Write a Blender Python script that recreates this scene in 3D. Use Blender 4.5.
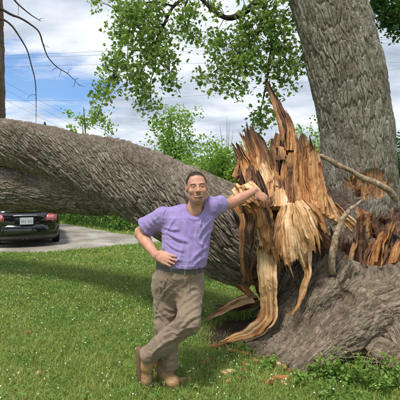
import bpy, math, random
import numpy as np
from mathutils import Vector, Matrix

sc = bpy.context.scene
col = sc.collection
for o in list(bpy.data.objects):
    bpy.data.objects.remove(o)
rng = np.random.default_rng(7)
R = math.radians

# ------------------------------------------------------------------ camera
H, HY, F = 1.5, 186.0, 400.0          # eye height, horizon row, focal length in photo pixels
cam_d = bpy.data.cameras.new('camera')
cam = bpy.data.objects.new('camera', cam_d)
col.objects.link(cam)
cam.location = (0, 0, H)
cam.rotation_euler = (R(90), 0, 0)
cam_d.sensor_width = 36
cam_d.sensor_fit = 'HORIZONTAL'
cam_d.lens = 36.0
cam_d.shift_y = -(200 - HY) / 400.0
cam_d.clip_start = 0.05
cam_d.clip_end = 3000
sc.camera = cam

def P(px, py, Y):
    """a point of the place seen at photo pixel (px, py) at depth Y metres"""
    return np.array([(px - 200) / F * Y, Y, H - (py - HY) / F * Y])

def G(px, py):
    """the ground point seen at a photo pixel"""
    Y = H * F / (py - HY)
    return np.array([(px - 200) / F * Y, Y, 0.0])

# ------------------------------------------------------------------ node helpers
class NT:
    def __init__(s, tree):
        s.t = tree
        s.t.nodes.clear()
    def n(s, kind, **kw):
        nd = s.t.nodes.new(kind)
        for k, v in kw.items():
            if k.startswith('i_'):
                key = k[2:]
                key = int(key) if key.isdigit() else key.replace('_', ' ')
                s.set(nd.inputs[key], v)
            else:
                setattr(nd, k, v)
        return nd
    def set(s, sock, v):
        if isinstance(v, bpy.types.NodeSocket):
            s.t.links.new(v, sock)
        elif isinstance(v, bpy.types.Node):
            s.t.links.new(v.outputs[0], sock)
        else:
            sock.default_value = v
    def math(s, op, a, b=0.0, clamp=False):
        nd = s.n('ShaderNodeMath', operation=op, use_clamp=clamp)
        s.set(nd.inputs[0], a); s.set(nd.inputs[1], b)
        return nd.outputs[0]
    def mix(s, f, a, b, mode='MIX'):
        nd = s.n('ShaderNodeMix', data_type='RGBA', blend_type=mode)
        s.set(nd.inputs[0], f)
        for i, v in ((6, a), (7, b)):
            if isinstance(v, tuple) and len(v) == 3: v = v + (1,)
            s.set(nd.inputs[i], v)
        return nd.outputs[2]
    def ramp(s, f, stops, interp='LINEAR'):
        nd = s.n('ShaderNodeValToRGB')
        cr = nd.color_ramp
        cr.interpolation = interp
        while len(cr.elements) < len(stops): cr.elements.new(0.5)
        for e, (p, c) in zip(cr.elements, stops):
            e.position = p
            e.color = tuple(c) + (1,) if len(c) == 3 else c
        s.set(nd.inputs[0], f)
        return nd.outputs[0]
    def noise(s, vec, scale, detail=4, rough=0.55, dist=0.0):
        nd = s.n('ShaderNodeTexNoise')
        nd.inputs['Scale'].default_value = scale
        nd.inputs['Detail'].default_value = detail
        nd.inputs['Roughness'].default_value = rough
        nd.inputs['Distortion'].default_value = dist
        if vec is not None: s.set(nd.inputs['Vector'], vec)
        return nd.outputs[0]
    def mapping(s, vec, scale=(1, 1, 1), rot=(0, 0, 0), loc=(0, 0, 0)):
        nd = s.n('ShaderNodeMapping')
        s.set(nd.inputs[0], vec)
        nd.inputs['Scale'].default_value = scale
        nd.inputs['Rotation'].default_value = rot
        nd.inputs['Location'].default_value = loc
        return nd.outputs[0]
    def attr(s, name):
        return s.n('ShaderNodeAttribute', attribute_name=name)
    def obj(s):
        return s.n('ShaderNodeTexCoord').outputs['Object']
    def bump(s, h, strength=0.4, dist=0.01):
        nd = s.n('ShaderNodeBump')
        nd.inputs['Strength'].default_value = strength
        nd.inputs['Distance'].default_value = dist
        s.set(nd.inputs['Height'], h)
        return nd.outputs[0]

def material(name, build):
    m = bpy.data.materials.new(name)
    m.use_nodes = True
    t = NT(m.node_tree)
    out = t.n('ShaderNodeOutputMaterial')
    sh = build(t)
    t.set(out.inputs[0], sh)
    return m

def principled(t, color, rough=0.8, normal=None, spec=0.3, **kw):
    p = t.n('ShaderNodeBsdfPrincipled')
    if isinstance(color, tuple) and len(color) == 3: color = color + (1,)
    t.set(p.inputs['Base Color'], color)
    t.set(p.inputs['Roughness'], rough)
    p.inputs['Specular IOR Level'].default_value = spec
    if normal is not None: t.set(p.inputs['Normal'], normal)
    for k, v in kw.items():
        t.set(p.inputs[k.replace('_', ' ')], v)
    return p

# ------------------------------------------------------------------ world, sun, exposure
SUN_EL, SUN_AZ = R(66), R(214)          # azimuth clockwise from +Y: behind the camera, to the left
world = bpy.data.worlds.new('World')
sc.world = world
world.use_nodes = True
def build_world():
    t = NT(world.node_tree)
    out = t.n('ShaderNodeOutputWorld')
    sky = t.n('ShaderNodeTexSky', sky_type='NISHITA', sun_disc=False,
              sun_elevation=SUN_EL, sun_rotation=SUN_AZ, air_density=1.0, dust_density=0.6)
    d = t.n('ShaderNodeTexCoord').outputs['Generated']
    sep = t.n('ShaderNodeSeparateXYZ'); t.set(sep.inputs[0], d)
    zz = t.math('ADD', t.math('MAXIMUM', sep.outputs[2], 0.0), 0.22)
    cmb = t.n('ShaderNodeCombineXYZ')
    t.set(cmb.inputs[0], t.math('DIVIDE', sep.outputs[0], zz))
    t.set(cmb.inputs[1], t.math('DIVIDE', sep.outputs[1], zz))
    cv = cmb.outputs[0]
    n1 = t.noise(t.mapping(cv, (1.0, 1.3, 1), loc=(3.1, 1.7, 0)), 1.15, 6, 0.52, 0.25)
    n2 = t.noise(t.mapping(cv, (1.0, 1.8, 1), loc=(8.3, 4.4, 0)), 2.6, 6, 0.58, 0.2)
    tone = t.math('ADD', t.math('MULTIPLY', n1, 0.62), t.math('MULTIPLY', n2, 0.38))
    cloud = t.ramp(tone, [(0.36, (2.5, 2.95, 3.7)), (0.47, (4.1, 4.55, 5.3)), (0.56, (5.7, 6.05, 6.6)), (0.66, (7.2, 7.4, 7.6))])
    # clouds with open blue gaps; the largest gap stands low on the left
    gapn = t.noise(t.mapping(cv, (1, 2.2, 1), loc=(1.4, 7.7, 0)), 2.0, 5, 0.6, 0.3)
    ex = t.math('MULTIPLY', t.math('SUBTRACT', sep.outputs[0], -0.375), 5.6)
    ez = t.math('MULTIPLY', t.math('SUBTRACT', sep.outputs[2], 0.232), 12.5)
    ey = t.math('MULTIPLY', t.math('SUBTRACT', sep.outputs[1], 0.9), 3.0)
    rr = t.math('ADD', t.math('ADD', t.math('MULTIPLY', ex, ex), t.math('MULTIPLY', ez, ez)), t.math('MULTIPLY', ey, ey))
    hole = t.math('SUBTRACT', 1.25, t.math('ADD', rr, t.math('MULTIPLY', t.math('SUBTRACT', gapn, 0.5), 4.2)))
    hole2 = t.math('MULTIPLY', t.math('SUBTRACT', gapn, 0.665), 9.0)
    gap = t.math('MAXIMUM', t.math('MULTIPLY', hole, 0.9), hole2, clamp=True)
    gap = t.math('MINIMUM', gap, 0.9)
    blue = t.mix(1.0, sky.outputs[0], (0.60, 0.85, 1.12), 'MULTIPLY')
    c = t.mix(gap, cloud, blue)
    bg = t.n('ShaderNodeBackground')
    t.set(bg.inputs[0], c)
    bg.inputs[1].default_value = 0.1
    t.set(out.inputs[0], bg)
build_world()

sun_d = bpy.data.lights.new('sun', 'SUN')
sun = bpy.data.objects.new('sun', sun_d)
col.objects.link(sun)
sun_d.energy = 2.5
sun_d.angle = R(11)
sun_d.color = (1.0, 0.95, 0.87)
sd = Vector((math.sin(SUN_AZ) * math.cos(SUN_EL), math.cos(SUN_AZ) * math.cos(SUN_EL), math.sin(SUN_EL)))
sun.rotation_euler = sd.to_track_quat('Z', 'Y').to_euler()
sun.location = (-4, -6, 14)

sc.view_settings.view_transform = 'Standard'
sc.view_settings.look = 'None'
sc.view_settings.exposure = 0.68
sc.view_settings.gamma = 1.0
sc.view_settings.use_curve_mapping = False
sc.cycles.max_bounces = 6
sc.cycles.transparent_max_bounces = 6

# ------------------------------------------------------------------ object helpers
def tag(o, label=None, cat=None, group=None, kind=None):
    if label: o['label'] = label
    if cat: o['category'] = cat
    if group: o['group'] = group
    if kind: o['kind'] = kind
    return o

def thing(name, loc, label, cat, group=None):
    o = bpy.data.objects.new(name, None)
    o.empty_display_size = 0.2
    col.objects.link(o)
    o.location = loc
    return tag(o, label, cat, group)

def link(name, me, mats, parent=None):
    o = bpy.data.objects.new(name, me)
    col.objects.link(o)
    for m in (mats if isinstance(mats, (list, tuple)) else [mats]):
        if m is not None and len(me.materials) < len(mats if isinstance(mats, (list, tuple)) else [mats]):
            me.materials.append(m)
    if parent is not None:
        o.parent = parent
        top = parent
        loc = Vector(top.location)
        while top.parent is not None:
            top = top.parent
            loc = loc + Vector(top.location)
        # meshes are written in world coordinates; parents only carry a translation
        if parent.type == 'EMPTY':
            o.matrix_parent_inverse = Matrix.Translation(-Vector(parent.location))
    return o

def mesh(name, V, faces, smooth=True, attrs=None, uv=None, fmat=None):
    """faces: list of (n,k) int arrays"""
    me = bpy.data.meshes.new(name)
    V = np.asarray(V, np.float32)
    if isinstance(faces, np.ndarray): faces = [faces]
    faces = [np.asarray(f, np.int32) for f in faces if len(f)]
    nl = sum(f.size for f in faces); nf = sum(len(f) for f in faces)
    me.vertices.add(len(V)); me.vertices.foreach_set('co', V.ravel())
    me.loops.add(nl); me.polygons.add(nf)
    li = np.concatenate([f.ravel() for f in faces]).astype(np.int32)
    tot = np.concatenate([np.full(len(f), f.shape[1], np.int32) for f in faces])
    start = np.concatenate([[0], np.cumsum(tot)[:-1]]).astype(np.int32)
    me.loops.foreach_set('vertex_index', li)
    me.polygons.foreach_set('loop_start', start)
    me.polygons.foreach_set('loop_total', tot)
    me.polygons.foreach_set('use_smooth', np.full(nf, smooth, bool))
    if fmat is not None: me.polygons.foreach_set('material_index', np.asarray(fmat, np.int32))
    for k, a in (attrs or {}).items():
        a = np.asarray(a, np.float32)
        if a.ndim == 1:
            at = me.attributes.new(k, 'FLOAT', 'POINT'); at.data.foreach_set('value', a)
        else:
            at = me.attributes.new(k, 'FLOAT_VECTOR', 'POINT'); at.data.foreach_set('vector', a.ravel())
    me.update(calc_edges=True)
    me.validate()
    return me

# ------------------------------------------------------------------ noise in numpy
def _hash(*ints):
    h = np.full(np.broadcast(*ints).shape, 2166136261, np.uint32)
    for i in ints:
        h = (h ^ (np.asarray(i).astype(np.int64) & 0xffffffff).astype(np.uint32)) * np.uint32(16777619)
        h ^= h >> np.uint32(13)
        h = h * np.uint32(0x5bd1e995)
        h ^= h >> np.uint32(15)
    return h.astype(np.float64) / 4294967295.0

def vnoise(p, seed=0):
    """value noise in [-1,1]; p (...,3)"""
    p = np.asarray(p, np.float64)
    i = np.floor(p).astype(np.int64); f = p - i
    w = f * f * f * (f * (f * 6 - 15) + 10)
    r = 0
    for a in (0, 1):
        wx = w[..., 0] if a else 1 - w[..., 0]
        for b in (0, 1):
            wy = w[..., 1] if b else 1 - w[..., 1]
            for c in (0, 1):
                wz = w[..., 2] if c else 1 - w[..., 2]
                r = r + wx * wy * wz * _hash(i[..., 0] + a, i[..., 1] + b, i[..., 2] + c, np.int64(seed))
    return r * 2 - 1

def fbm(p, oct=4, seed=0, gain=0.5):
    p = np.asarray(p, np.float64); a = 1.0; s = 0; t = 0
    for k in range(oct):
        s = s + a * vnoise(p * (2 ** k), seed + k * 17); t += a; a *= gain
    return s / t

def worley2(U, V, n=None, seed=0, jit=0.85):
    """F1, F2, cell id value on a 2-D lattice, periodic by n cells in U"""
    iu = np.floor(U).astype(np.int64); iv = np.floor(V).astype(np.int64)
    F1 = np.full(U.shape, 9.0); F2 = np.full(U.shape, 9.0); ID = np.zeros(U.shape)
    for a in (-1, 0, 1):
        for b in (-1, 0, 1):
            cu = iu + a; cvv = iv + b
            hu = cu % n if n else cu
            ju = _hash(hu, cvv, np.int64(seed)); jv = _hash(hu, cvv, np.int64(seed + 91))
            du = cu + 0.5 + (ju - 0.5) * jit - U; dv = cvv + 0.5 + (jv - 0.5) * jit - V
            d = np.sqrt(du * du + dv * dv)
            idv = _hash(hu, cvv, np.int64(seed + 333))
            closer = d < F1
            F2 = np.where(closer, F1, np.minimum(F2, d))
            ID = np.where(closer, idv, ID)
            F1 = np.where(closer, d, F1)
    return F1, F2, ID

def sstep(a, b, x):
    t = np.clip((x - a) / (b - a), 0, 1)
    return t * t * (3 - 2 * t)

def catmull(pts, n, closed=False):
    """resample a polyline of k-vectors smoothly to n points, even in chord length"""
    pts = np.asarray(pts, float)
    if len(pts) == 1: return np.repeat(pts, n, 0)
    d = np.r_[0, np.cumsum(np.linalg.norm(np.diff(pts[:, :3], axis=0), axis=1) + 1e-9)]
    t = np.linspace(0, d[-1], n)
    m = np.zeros_like(pts)
    m[1:-1] = (pts[2:] - pts[:-2]) / (d[2:] - d[:-2])[:, None]
    m[0] = (pts[1] - pts[0]) / (d[1] - d[0]); m[-1] = (pts[-1] - pts[-2]) / (d[-1] - d[-2])
    k = np.clip(np.searchsorted(d, t, 'right') - 1, 0, len(pts) - 2)
    h = (d[k + 1] - d[k])[:, None]; u = ((t - d[k])[:, None]) / h
    h00 = 2 * u**3 - 3 * u**2 + 1; h10 = u**3 - 2 * u**2 + u; h01 = -2 * u**3 + 3 * u**2; h11 = u**3 - u**2
    return h00 * pts[k] + h10 * h * m[k] + h01 * pts[k + 1] + h11 * h * m[k + 1]

def frames(C):
    T = np.gradient(C, axis=0); T /= np.linalg.norm(T, axis=1, keepdims=True)
    N = np.zeros_like(C)
    ref = np.array([0, 1.0, 0]) if abs(T[0][1]) < 0.9 else np.array([1.0, 0, 0])
    n = ref - T[0] * (ref @ T[0]); N[0] = n / np.linalg.norm(n)
    for i in range(1, len(C)):
        n = N[i - 1] - T[i] * (N[i - 1] @ T[i]); N[i] = n / np.linalg.norm(n)
    return T, N, np.cross(T, N)

def grid_faces(nv, nu, wrap=True):
    i = np.arange(nv - 1)[:, None]; j = np.arange(nu if wrap else nu - 1)[None, :]
    j2 = (j + 1) % nu
    a = i * nu + j; b = i * nu + j2; c = (i + 1) * nu + j2; d = (i + 1) * nu + j
    return np.stack([a, b, c, d], -1).reshape(-1, 4)

def bark_height(U, V, n, pos, seed=0, lump=True):
    """furrowed bark: long interlacing plates; U in cells around (period n), V in cells along"""
    if n:
        th = U / n * 2 * np.pi; rr = n / (2 * np.pi)
        cp = np.stack([np.cos(th) * rr, np.sin(th) * rr, V], -1)
    else:
        cp = np.stack([U, np.zeros_like(U) + seed, V], -1)
    w1 = fbm(cp * np.array([0.25, 0.25, 0.55]), 3, seed + 5)
    w2 = fbm(cp * np.array([0.8, 0.8, 1.6]), 3, seed + 9)
    Uw = U + 1.2 * w1 + 0.42 * w2; Vw = V + 0.3 * w2
    f1, f2, idv = worley2(Uw, Vw, n, seed)
    plate = sstep(0.0, 0.20, f2 - f1)
    g1, g2, id2 = worley2(Uw * 2 + 0.3, Vw * 1.5 + 0.7, 2 * n if n else None, seed + 40)
    small = sstep(0.0, 0.18, g2 - g1)
    ridge = 1 - np.abs(fbm((cp + 0.9) * np.array([0.62, 0.62, 0.3]), 3, seed + 21, 0.5)) * 2.4
    stri = fbm(cp * np.array([3.0, 3.0, 1.5]), 3, seed + 3, 0.6)
    return plate * (0.4 + 0.6 * idv) * 0.62 + small * 0.16 * (0.3 + 0.7 * id2) + 0.20 * np.clip(ridge, -0.4, 1) + 0.12 * stri, idv * 0.6 + id2 * 0.4

def bark_tube(axis, nu, nv, ncell, celllen, depth, twist=0.0, seed=0, lump=0.05, caps=True, flare=None):
    """axis rows: x, y, z, radius"""
    A = catmull(axis, nv)
    C, rad = A[:, :3], A[:, 3]
    T, N, B = frames(C)
    L = np.r_[0, np.cumsum(np.linalg.norm(np.diff(C, axis=0), axis=1))]
    th = np.linspace(0, 2 * np.pi, nu, endpoint=False)
    th = th + 0.45 * np.sin(th)                # finer towards the viewer's side
    TH, LV = np.meshgrid(th, L)
    dirs = np.cos(TH)[..., None] * N[:, None] + np.sin(TH)[..., None] * B[:, None]
    pos = C[:, None] + dirs * rad[:, None, None]
    U = TH / (2 * np.pi) * ncell + twist * LV
    h, idv = bark_height(U, LV / celllen, ncell, pos, seed)
    h = 0.5 + (h - 0.5) * (1.0 + 0.7 * fbm(pos * 1.1, 2, seed + 77))          # bark coarser in some places than in others
    r = rad[:, None] * (1 + lump * fbm(pos * 1.4, 3, seed + 70) + 0.5 * lump * fbm(pos * 4.5, 2, seed + 71)) + depth * (h - 0.5) * np.clip(rad / rad.max() * 1.2, 0.15, 1)[:, None]
    if flare is not None: r = r + flare(TH, LV)
    V = (C[:, None] + dirs * r[..., None]).reshape(-1, 3)
    Fq = grid_faces(nv, nu)
    attrs = {'plate': idv.ravel(), 'fib': np.stack([U / ncell * 2 * np.pi * rad.max(), LV, idv], -1).reshape(-1, 3)}
    faces = [Fq]
    if caps:
        V = np.vstack([V, C[0], C[-1]])
        for k in attrs:
            attrs[k] = np.concatenate([attrs[k], attrs[k][[0, -1]]])
        k = len(V) - 2; j = np.arange(nu); j2 = (j + 1) % nu
        faces.append(np.stack([np.full(nu, k), j2, j], 1))
        b = (nv - 1) * nu
        faces.append(np.stack([np.full(nu, k + 1), b + j, b + j2], 1))
    return V, faces, attrs

def tube(axis, nu=8, nv=None, rough=0.0, seed=0):
    """plain round rod; axis rows x,y,z,r"""
    nv = nv or max(4, len(axis) * 5)
    A = catmull(axis, nv)
    C, rad = A[:, :3], np.maximum(A[:, 3], 0.0004)
    T, N, B = frames(C)
    th = np.linspace(0, 2 * np.pi, nu, endpoint=False)
    d = np.cos(th)[None, :, None] * N[:, None] + np.sin(th)[None, :, None] * B[:, None]
    r = rad[:, None, None]
    V = C[:, None] + d * r
    if rough:
        V = C[:, None] + d * r * (1 + rough * (0.9 * fbm(V * 9.0, 2, seed) + 0.35 * fbm(V * 70.0, 3, seed + 1)))[..., None]
    V = np.vstack([V.reshape(-1, 3), C[0], C[-1]])
    k = nu * nv; j = np.arange(nu); j2 = (j + 1) % nu; b = (nv - 1) * nu
    return V, [grid_faces(nv, nu), np.stack([np.full(nu, k), j2, j], 1), np.stack([np.full(nu, k + 1), b + j, b + j2], 1)]

def merge(parts):
    """join (V, faces[, attrs]) tuples"""
    VV, by, AT = [], {}, {}
    o = 0
    for p in parts:
        V, fs = p[0], p[1]
        VV.append(V)
        for f in (fs if isinstance(fs, list) else [fs]):
            if len(f): by.setdefault(f.shape[1], []).append(f + o)
        for k, a in (p[2] if len(p) > 2 else {}).items(): AT.setdefault(k, []).append(a)
        o += len(V)
    return np.vstack(VV), [np.concatenate(v) for v in by.values()], {k: np.concatenate(v) for k, v in AT.items()}

# ------------------------------------------------------------------ implicit surfaces
class Field:
    def __init__(s, xs, ys, zs):
        s.g = [np.asarray(a, np.float32) for a in (xs, ys, zs)]
        s.F = np.full([len(a) for a in s.g], 0.5, np.float32)
    def op(s, fn, lo, hi, k=0.0, sub=False):
        sl = []
        m = k + 0.03
        for a, l, h in zip(s.g, lo, hi):
            i = max(0, np.searchsorted(a, l - m) - 1); j = min(len(a), np.searchsorted(a, h + m) + 1)
            if j <= i: return s
            sl.append(slice(i, j))
        X = s.g[0][sl[0]][:, None, None]; Y = s.g[1][sl[1]][None, :, None]; Z = s.g[2][sl[2]][None, None, :]
        d = fn(X, Y, Z)
        a = s.F[tuple(sl)]
        if sub:
            d = -d
            if k > 0:
                h = np.clip(0.5 - 0.5 * (d - a) / k, 0, 1)
                r = a * h + d * (1 - h) + k * h * (1 - h)
            else: r = np.maximum(a, d)
        else:
            if k > 0:
                h = np.clip(0.5 + 0.5 * (d - a) / k, 0, 1)
                r = d * (1 - h) + a * h - k * h * (1 - h)
            else: r = np.minimum(a, d)
        s.F[tuple(sl)] = r
        return s
    def cone(s, a, b, ra, rb, k=0.0, sub=False, flat=None, sq=1.0):
        """round cone from a to b; flat=(axis, scale) squeezes the section along that axis"""
        a = np.asarray(a, float); b = np.asarray(b, float)
        ab = b - a; L2 = max(ab @ ab, 1e-12)
        fa = None
        if flat is not None:
            fa = np.asarray(flat[0], float); fa = fa - ab * (fa @ ab) / L2; fa /= np.linalg.norm(fa); fs = flat[1]
        def fn(X, Y, Z):
            dx, dy, dz = X - a[0], Y - a[1], Z - a[2]
            t = np.clip((dx * ab[0] + dy * ab[1] + dz * ab[2]) / L2, 0, 1)
            ex, ey, ez = dx - t * ab[0], dy - t * ab[1], dz - t * ab[2]
            d2 = ex * ex + ey * ey + ez * ez
            if fa is not None:
                q = ex * fa[0] + ey * fa[1] + ez * fa[2]
                d2 = d2 + q * q * (1 / fs**2 - 1)
            return (np.sqrt(d2) - (ra + (rb - ra) * t)) * (fs if fa is not None and fs < 1 else 1)
        r = max(ra, rb) * (max(1, flat[1]) if flat is not None else 1)
        return s.op(fn, np.minimum(a, b) - r, np.maximum(a, b) + r, k, sub)
    def ell(s, c, r, k=0.0, sub=False, M=None):
        c = np.asarray(c, float); r = np.asarray(r, float)
        M = np.eye(3) if M is None else np.asarray(M, float)     # rows are the local axes
        def fn(X, Y, Z):
            dx, dy, dz = X - c[0], Y - c[1], Z - c[2]
            q = 0
            for i in range(3):
                q = q + ((dx * M[i, 0] + dy * M[i, 1] + dz * M[i, 2]) / r[i]) ** 2
            return (np.sqrt(q) - 1) * r.min()
        ext = np.sqrt(((M * r[:, None]) ** 2).sum(0))
        return s.op(fn, c - ext, c + ext, k, sub)
    def cut(s, p, n, lo, hi):
        """remove everything on the +n side of the plane, inside a box"""
        p = np.asarray(p, float); n = np.asarray(n, float) / np.linalg.norm(n)
        fn = lambda X, Y, Z: -((X - p[0]) * n[0] + (Y - p[1]) * n[1] + (Z - p[2]) * n[2])
        return s.op(fn, lo, hi, 0, True)
    def mesh(s):
        Fv = s.F; xs, ys, zs = s.g
        ins = Fv < 0
        cnt = np.zeros([n - 1 for n in Fv.shape], np.int8)
        for a in (0, 1):
            for b in (0, 1):
                for c in (0, 1):
                    cnt += ins[a:Fv.shape[0] - 1 + a, b:Fv.shape[1] - 1 + b, c:Fv.shape[2] - 1 + c]
        I, J, K = np.nonzero((cnt > 0) & (cnt < 8))
        vals = {}
        for a in (0, 1):
            for b in (0, 1):
                for c in (0, 1):
                    vals[a, b, c] = Fv[I + a, J + b, K + c].astype(np.float64)
        acc = np.zeros((len(I), 3)); num = np.zeros(len(I))
        cs = list(vals)
        base = (I, J, K)
        for u in cs:
            for ax in range(3):
                if u[ax]: continue
                v = list(u); v[ax] = 1; v = tuple(v)
                va, vb = vals[u], vals[v]
                cr = (va < 0) != (vb < 0)
                t = np.where(cr, va / np.where(va == vb, 1, va - vb), 0)
                p = np.empty((len(I), 3))
                for q in range(3):
                    g = s.g[q].astype(np.float64); lo = g[base[q] + u[q]]
                    p[:, q] = lo + t * (g[base[q] + 1] - g[base[q]]) if q == ax else lo
                acc += np.where(cr[:, None], p, 0); num += cr
        V = acc / num[:, None]
        idx = np.full(cnt.shape, -1, np.int32); idx[I, J, K] = np.arange(len(I))
        quads = []
        for ax in range(3):
            a = [slice(None)] * 3; b = [slice(None)] * 3
            a[ax] = slice(0, -1); b[ax] = slice(1, None)
            sa, sb = ins[tuple(a)], ins[tuple(b)]
            e = np.argwhere(sa != sb)
            o1, o2 = [q for q in range(3) if q != ax]
            ok = (e[:, o1] > 0) & (e[:, o2] > 0) & (e[:, o1] < Fv.shape[o1] - 1) & (e[:, o2] < Fv.shape[o2] - 1)
            e = e[ok]
            def cell(d1, d2):
                q = e.copy(); q[:, o1] -= d1; q[:, o2] -= d2
                return idx[q[:, 0], q[:, 1], q[:, 2]]
            Q = np.stack([cell(1, 1), cell(0, 1), cell(0, 0), cell(1, 0)], 1)
            flip = ~sa[e[:, 0], e[:, 1], e[:, 2]]
            if ax == 1: flip = ~flip
            Q[flip] = Q[flip][:, ::-1]
            quads.append(Q)
        return V, np.concatenate(quads)

def normals(V, Q):
    n = np.zeros_like(V)
    fn = np.cross(V[Q[:, 2]] - V[Q[:, 0]], V[Q[:, -1]] - V[Q[:, 1]])
    for k in range(Q.shape[1]): np.add.at(n, Q[:, k], fn)
    return n / np.maximum(np.linalg.norm(n, axis=1, keepdims=True), 1e-12)

def relax(V, Q, it=2, lam=0.5):
    e = np.concatenate([Q[:, [k, (k + 1) % Q.shape[1]]] for k in range(Q.shape[1])])
    for _ in range(it):
        s = np.zeros_like(V); c = np.zeros(len(V))
        np.add.at(s, e[:, 0], V[e[:, 1]]); np.add.at(c, e[:, 0], 1)
        np.add.at(s, e[:, 1], V[e[:, 0]]); np.add.at(c, e[:, 1], 1)
        V = V + lam * (s / np.maximum(c, 1)[:, None] - V)
    return V

def span(a, b, step):
    return np.arange(a, b + step, step)

def box(c, s, bev=0.0):
    """axis-aligned box, corners cut by bev"""
    c = np.asarray(c, float); h = np.asarray(s, float) / 2
    V = np.array([[x, y, z] for x in (-1, 1) for y in (-1, 1) for z in (-1, 1)]) * h + c
    Fq = np.array([[0, 1, 3, 2], [4, 6, 7, 5], [0, 4, 5, 1], [2, 3, 7, 6], [0, 2, 6, 4], [1, 5, 7, 3]])
    return V, [Fq]
# ------------------------------------------------------------------ materials
def bark_material(name, stops, lichen=None, bumpk=0.5, scale=1.0, stain=None, cell=(30, 7.5), fiss=(0.075, 0.052, 0.038)):
    def b(t):
        ob = t.obj()
        fib = t.attr('fib').outputs['Vector']
        n1 = t.noise(ob, 3.0 * scale, 5, 0.6, 0.4)
        n2 = t.noise(ob, 26.0 * scale, 5, 0.65)
        pl = t.attr('plate').outputs['Fac']
        f = t.math('ADD', t.math('ADD', t.math('MULTIPLY', n1, 0.45), t.math('MULTIPLY', n2, 0.45)), t.math('MULTIPLY', pl, 0.22))
        c = t.ramp(f, stops)
        if lichen:
            ln = t.noise(ob, 9.0 * scale, 6, 0.7, 0.2)
            c = t.mix(t.ramp(ln, [(0.52, (0, 0, 0)), (0.66, (0.7,) * 3)]), c, lichen)
        # flaky plates: fissures show the younger brown bark
        wob = t.n('ShaderNodeTexNoise'); t.set(wob.inputs['Vector'], ob); wob.inputs['Scale'].default_value = 14; wob.inputs['Detail'].default_value = 4
        wv = t.n('ShaderNodeVectorMath', operation='SUBTRACT'); t.set(wv.inputs[0], wob.outputs['Color']); wv.inputs[1].default_value = (0.5, 0.5, 0.5)
        mp = t.mapping(fib, (cell[0], cell[1], 0))
        wa = t.n('ShaderNodeVectorMath', operation='MULTIPLY_ADD'); t.set(wa.inputs[0], wv.outputs[0]); wa.inputs[1].default_value = (1.6, 1.3, 0); t.set(wa.inputs[2], mp)
        vo = t.n('ShaderNodeTexVoronoi', feature='DISTANCE_TO_EDGE', voronoi_dimensions='2D'); vo.inputs['Scale'].default_value = 1.0
        t.set(vo.inputs['Vector'], wa.outputs[0])
        crack = t.ramp(vo.outputs['Distance'], [(0.0, (0, 0, 0)), (0.09, (0.6,) * 3), (0.24, (1, 1, 1))])
        c = t.mix(t.math('MULTIPLY', t.math('SUBTRACT', 1.0, crack), 0.5), c, fiss)
        if stain: c = stain(t, ob, c)
        hgt = t.math('ADD', t.math('MULTIPLY', crack, 0.8), t.math('MULTIPLY', t.noise(ob, 70.0 * scale, 5, 0.7), 0.7))
        hgt = t.math('ADD', hgt, t.math('MULTIPLY', t.noise(t.mapping(fib, (90, 12, 0)), 1.0, 4, 0.6), 0.5))
        return principled(t, c, 0.92, t.bump(hgt, bumpk, 0.022), 0.15)
    return material(name, b)

M = {}
M['bark_log'] = bark_material('bark_log', [(0.30, (0.058, 0.043, 0.031)), (0.5, (0.145, 0.115, 0.088)), (0.66, (0.26, 0.222, 0.178)), (0.82, (0.40, 0.365, 0.305))], (0.26, 0.245, 0.185), cell=(42, 8.5), fiss=(0.045, 0.032, 0.024))
def scar(t, ob, c):
    # torn strip low on the trunk where the bark is off and the red inner bark shows
    sep = t.n('ShaderNodeSeparateXYZ'); t.set(sep.inputs[0], ob)
    q = P(372, 183, 4.55)
    dx = t.math('MULTIPLY', t.math('SUBTRACT', sep.outputs[0], float(q[0])), 2.9)
    dz = t.math('MULTIPLY', t.math('SUBTRACT', sep.outputs[2], float(q[2]) - 0.02), 4.2)
    r = t.math('ADD', t.math('MULTIPLY', dx, dx), t.math('MULTIPLY', dz, dz))
    n = t.noise(t.mapping(ob, (5, 5, 2.6)), 1.6, 6, 0.7, 0.8)
    nn = t.n('ShaderNodeMapRange'); t.set(nn.inputs[0], n); nn.inputs[1].default_value = 0.36; nn.inputs[2].default_value = 0.64
    m = t.math('SUBTRACT', 1.15, t.math('ADD', r, t.math('MULTIPLY', nn.outputs[0], 1.2)))
    m = t.math('MULTIPLY', m, 5.0, clamp=True)
    w = t.ramp(t.noise(t.mapping(ob, (30, 30, 9)), 1.0, 5, 0.65), [(0.32, (0.14, 0.06, 0.03)), (0.5, (0.36, 0.18, 0.085)), (0.68, (0.56, 0.37, 0.22))])
    q2 = P(338, 197, 4.5)
    ex = t.math('MULTIPLY', t.math('SUBTRACT', sep.outputs[0], float(q2[0])), 3.4)
    ez = t.math('MULTIPLY', t.math('SUBTRACT', sep.outputs[2], float(q2[2]) - 0.1), 4.0)
    m2 = t.math('SUBTRACT', 1.3, t.math('ADD', t.math('ADD', t.math('MULTIPLY', ex, ex), t.math('MULTIPLY', ez, ez)), t.math('MULTIPLY', n, 0.8)))
    m2 = t.math('MULTIPLY', m2, 2.0, clamp=True)
    c = t.mix(t.math('MULTIPLY', m2, 0.6), c, (0.15, 0.085, 0.075))
    return t.mix(m, c, w)
M['bark_tree'] = bark_material('bark_tree', [(0.30, (0.075, 0.06, 0.045)), (0.5, (0.20, 0.172, 0.135)), (0.66, (0.34, 0.31, 0.255)), (0.82, (0.50, 0.475, 0.41))], (0.34, 0.35, 0.27), stain=scar, cell=(46, 9), fiss=(0.06, 0.048, 0.036))
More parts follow.
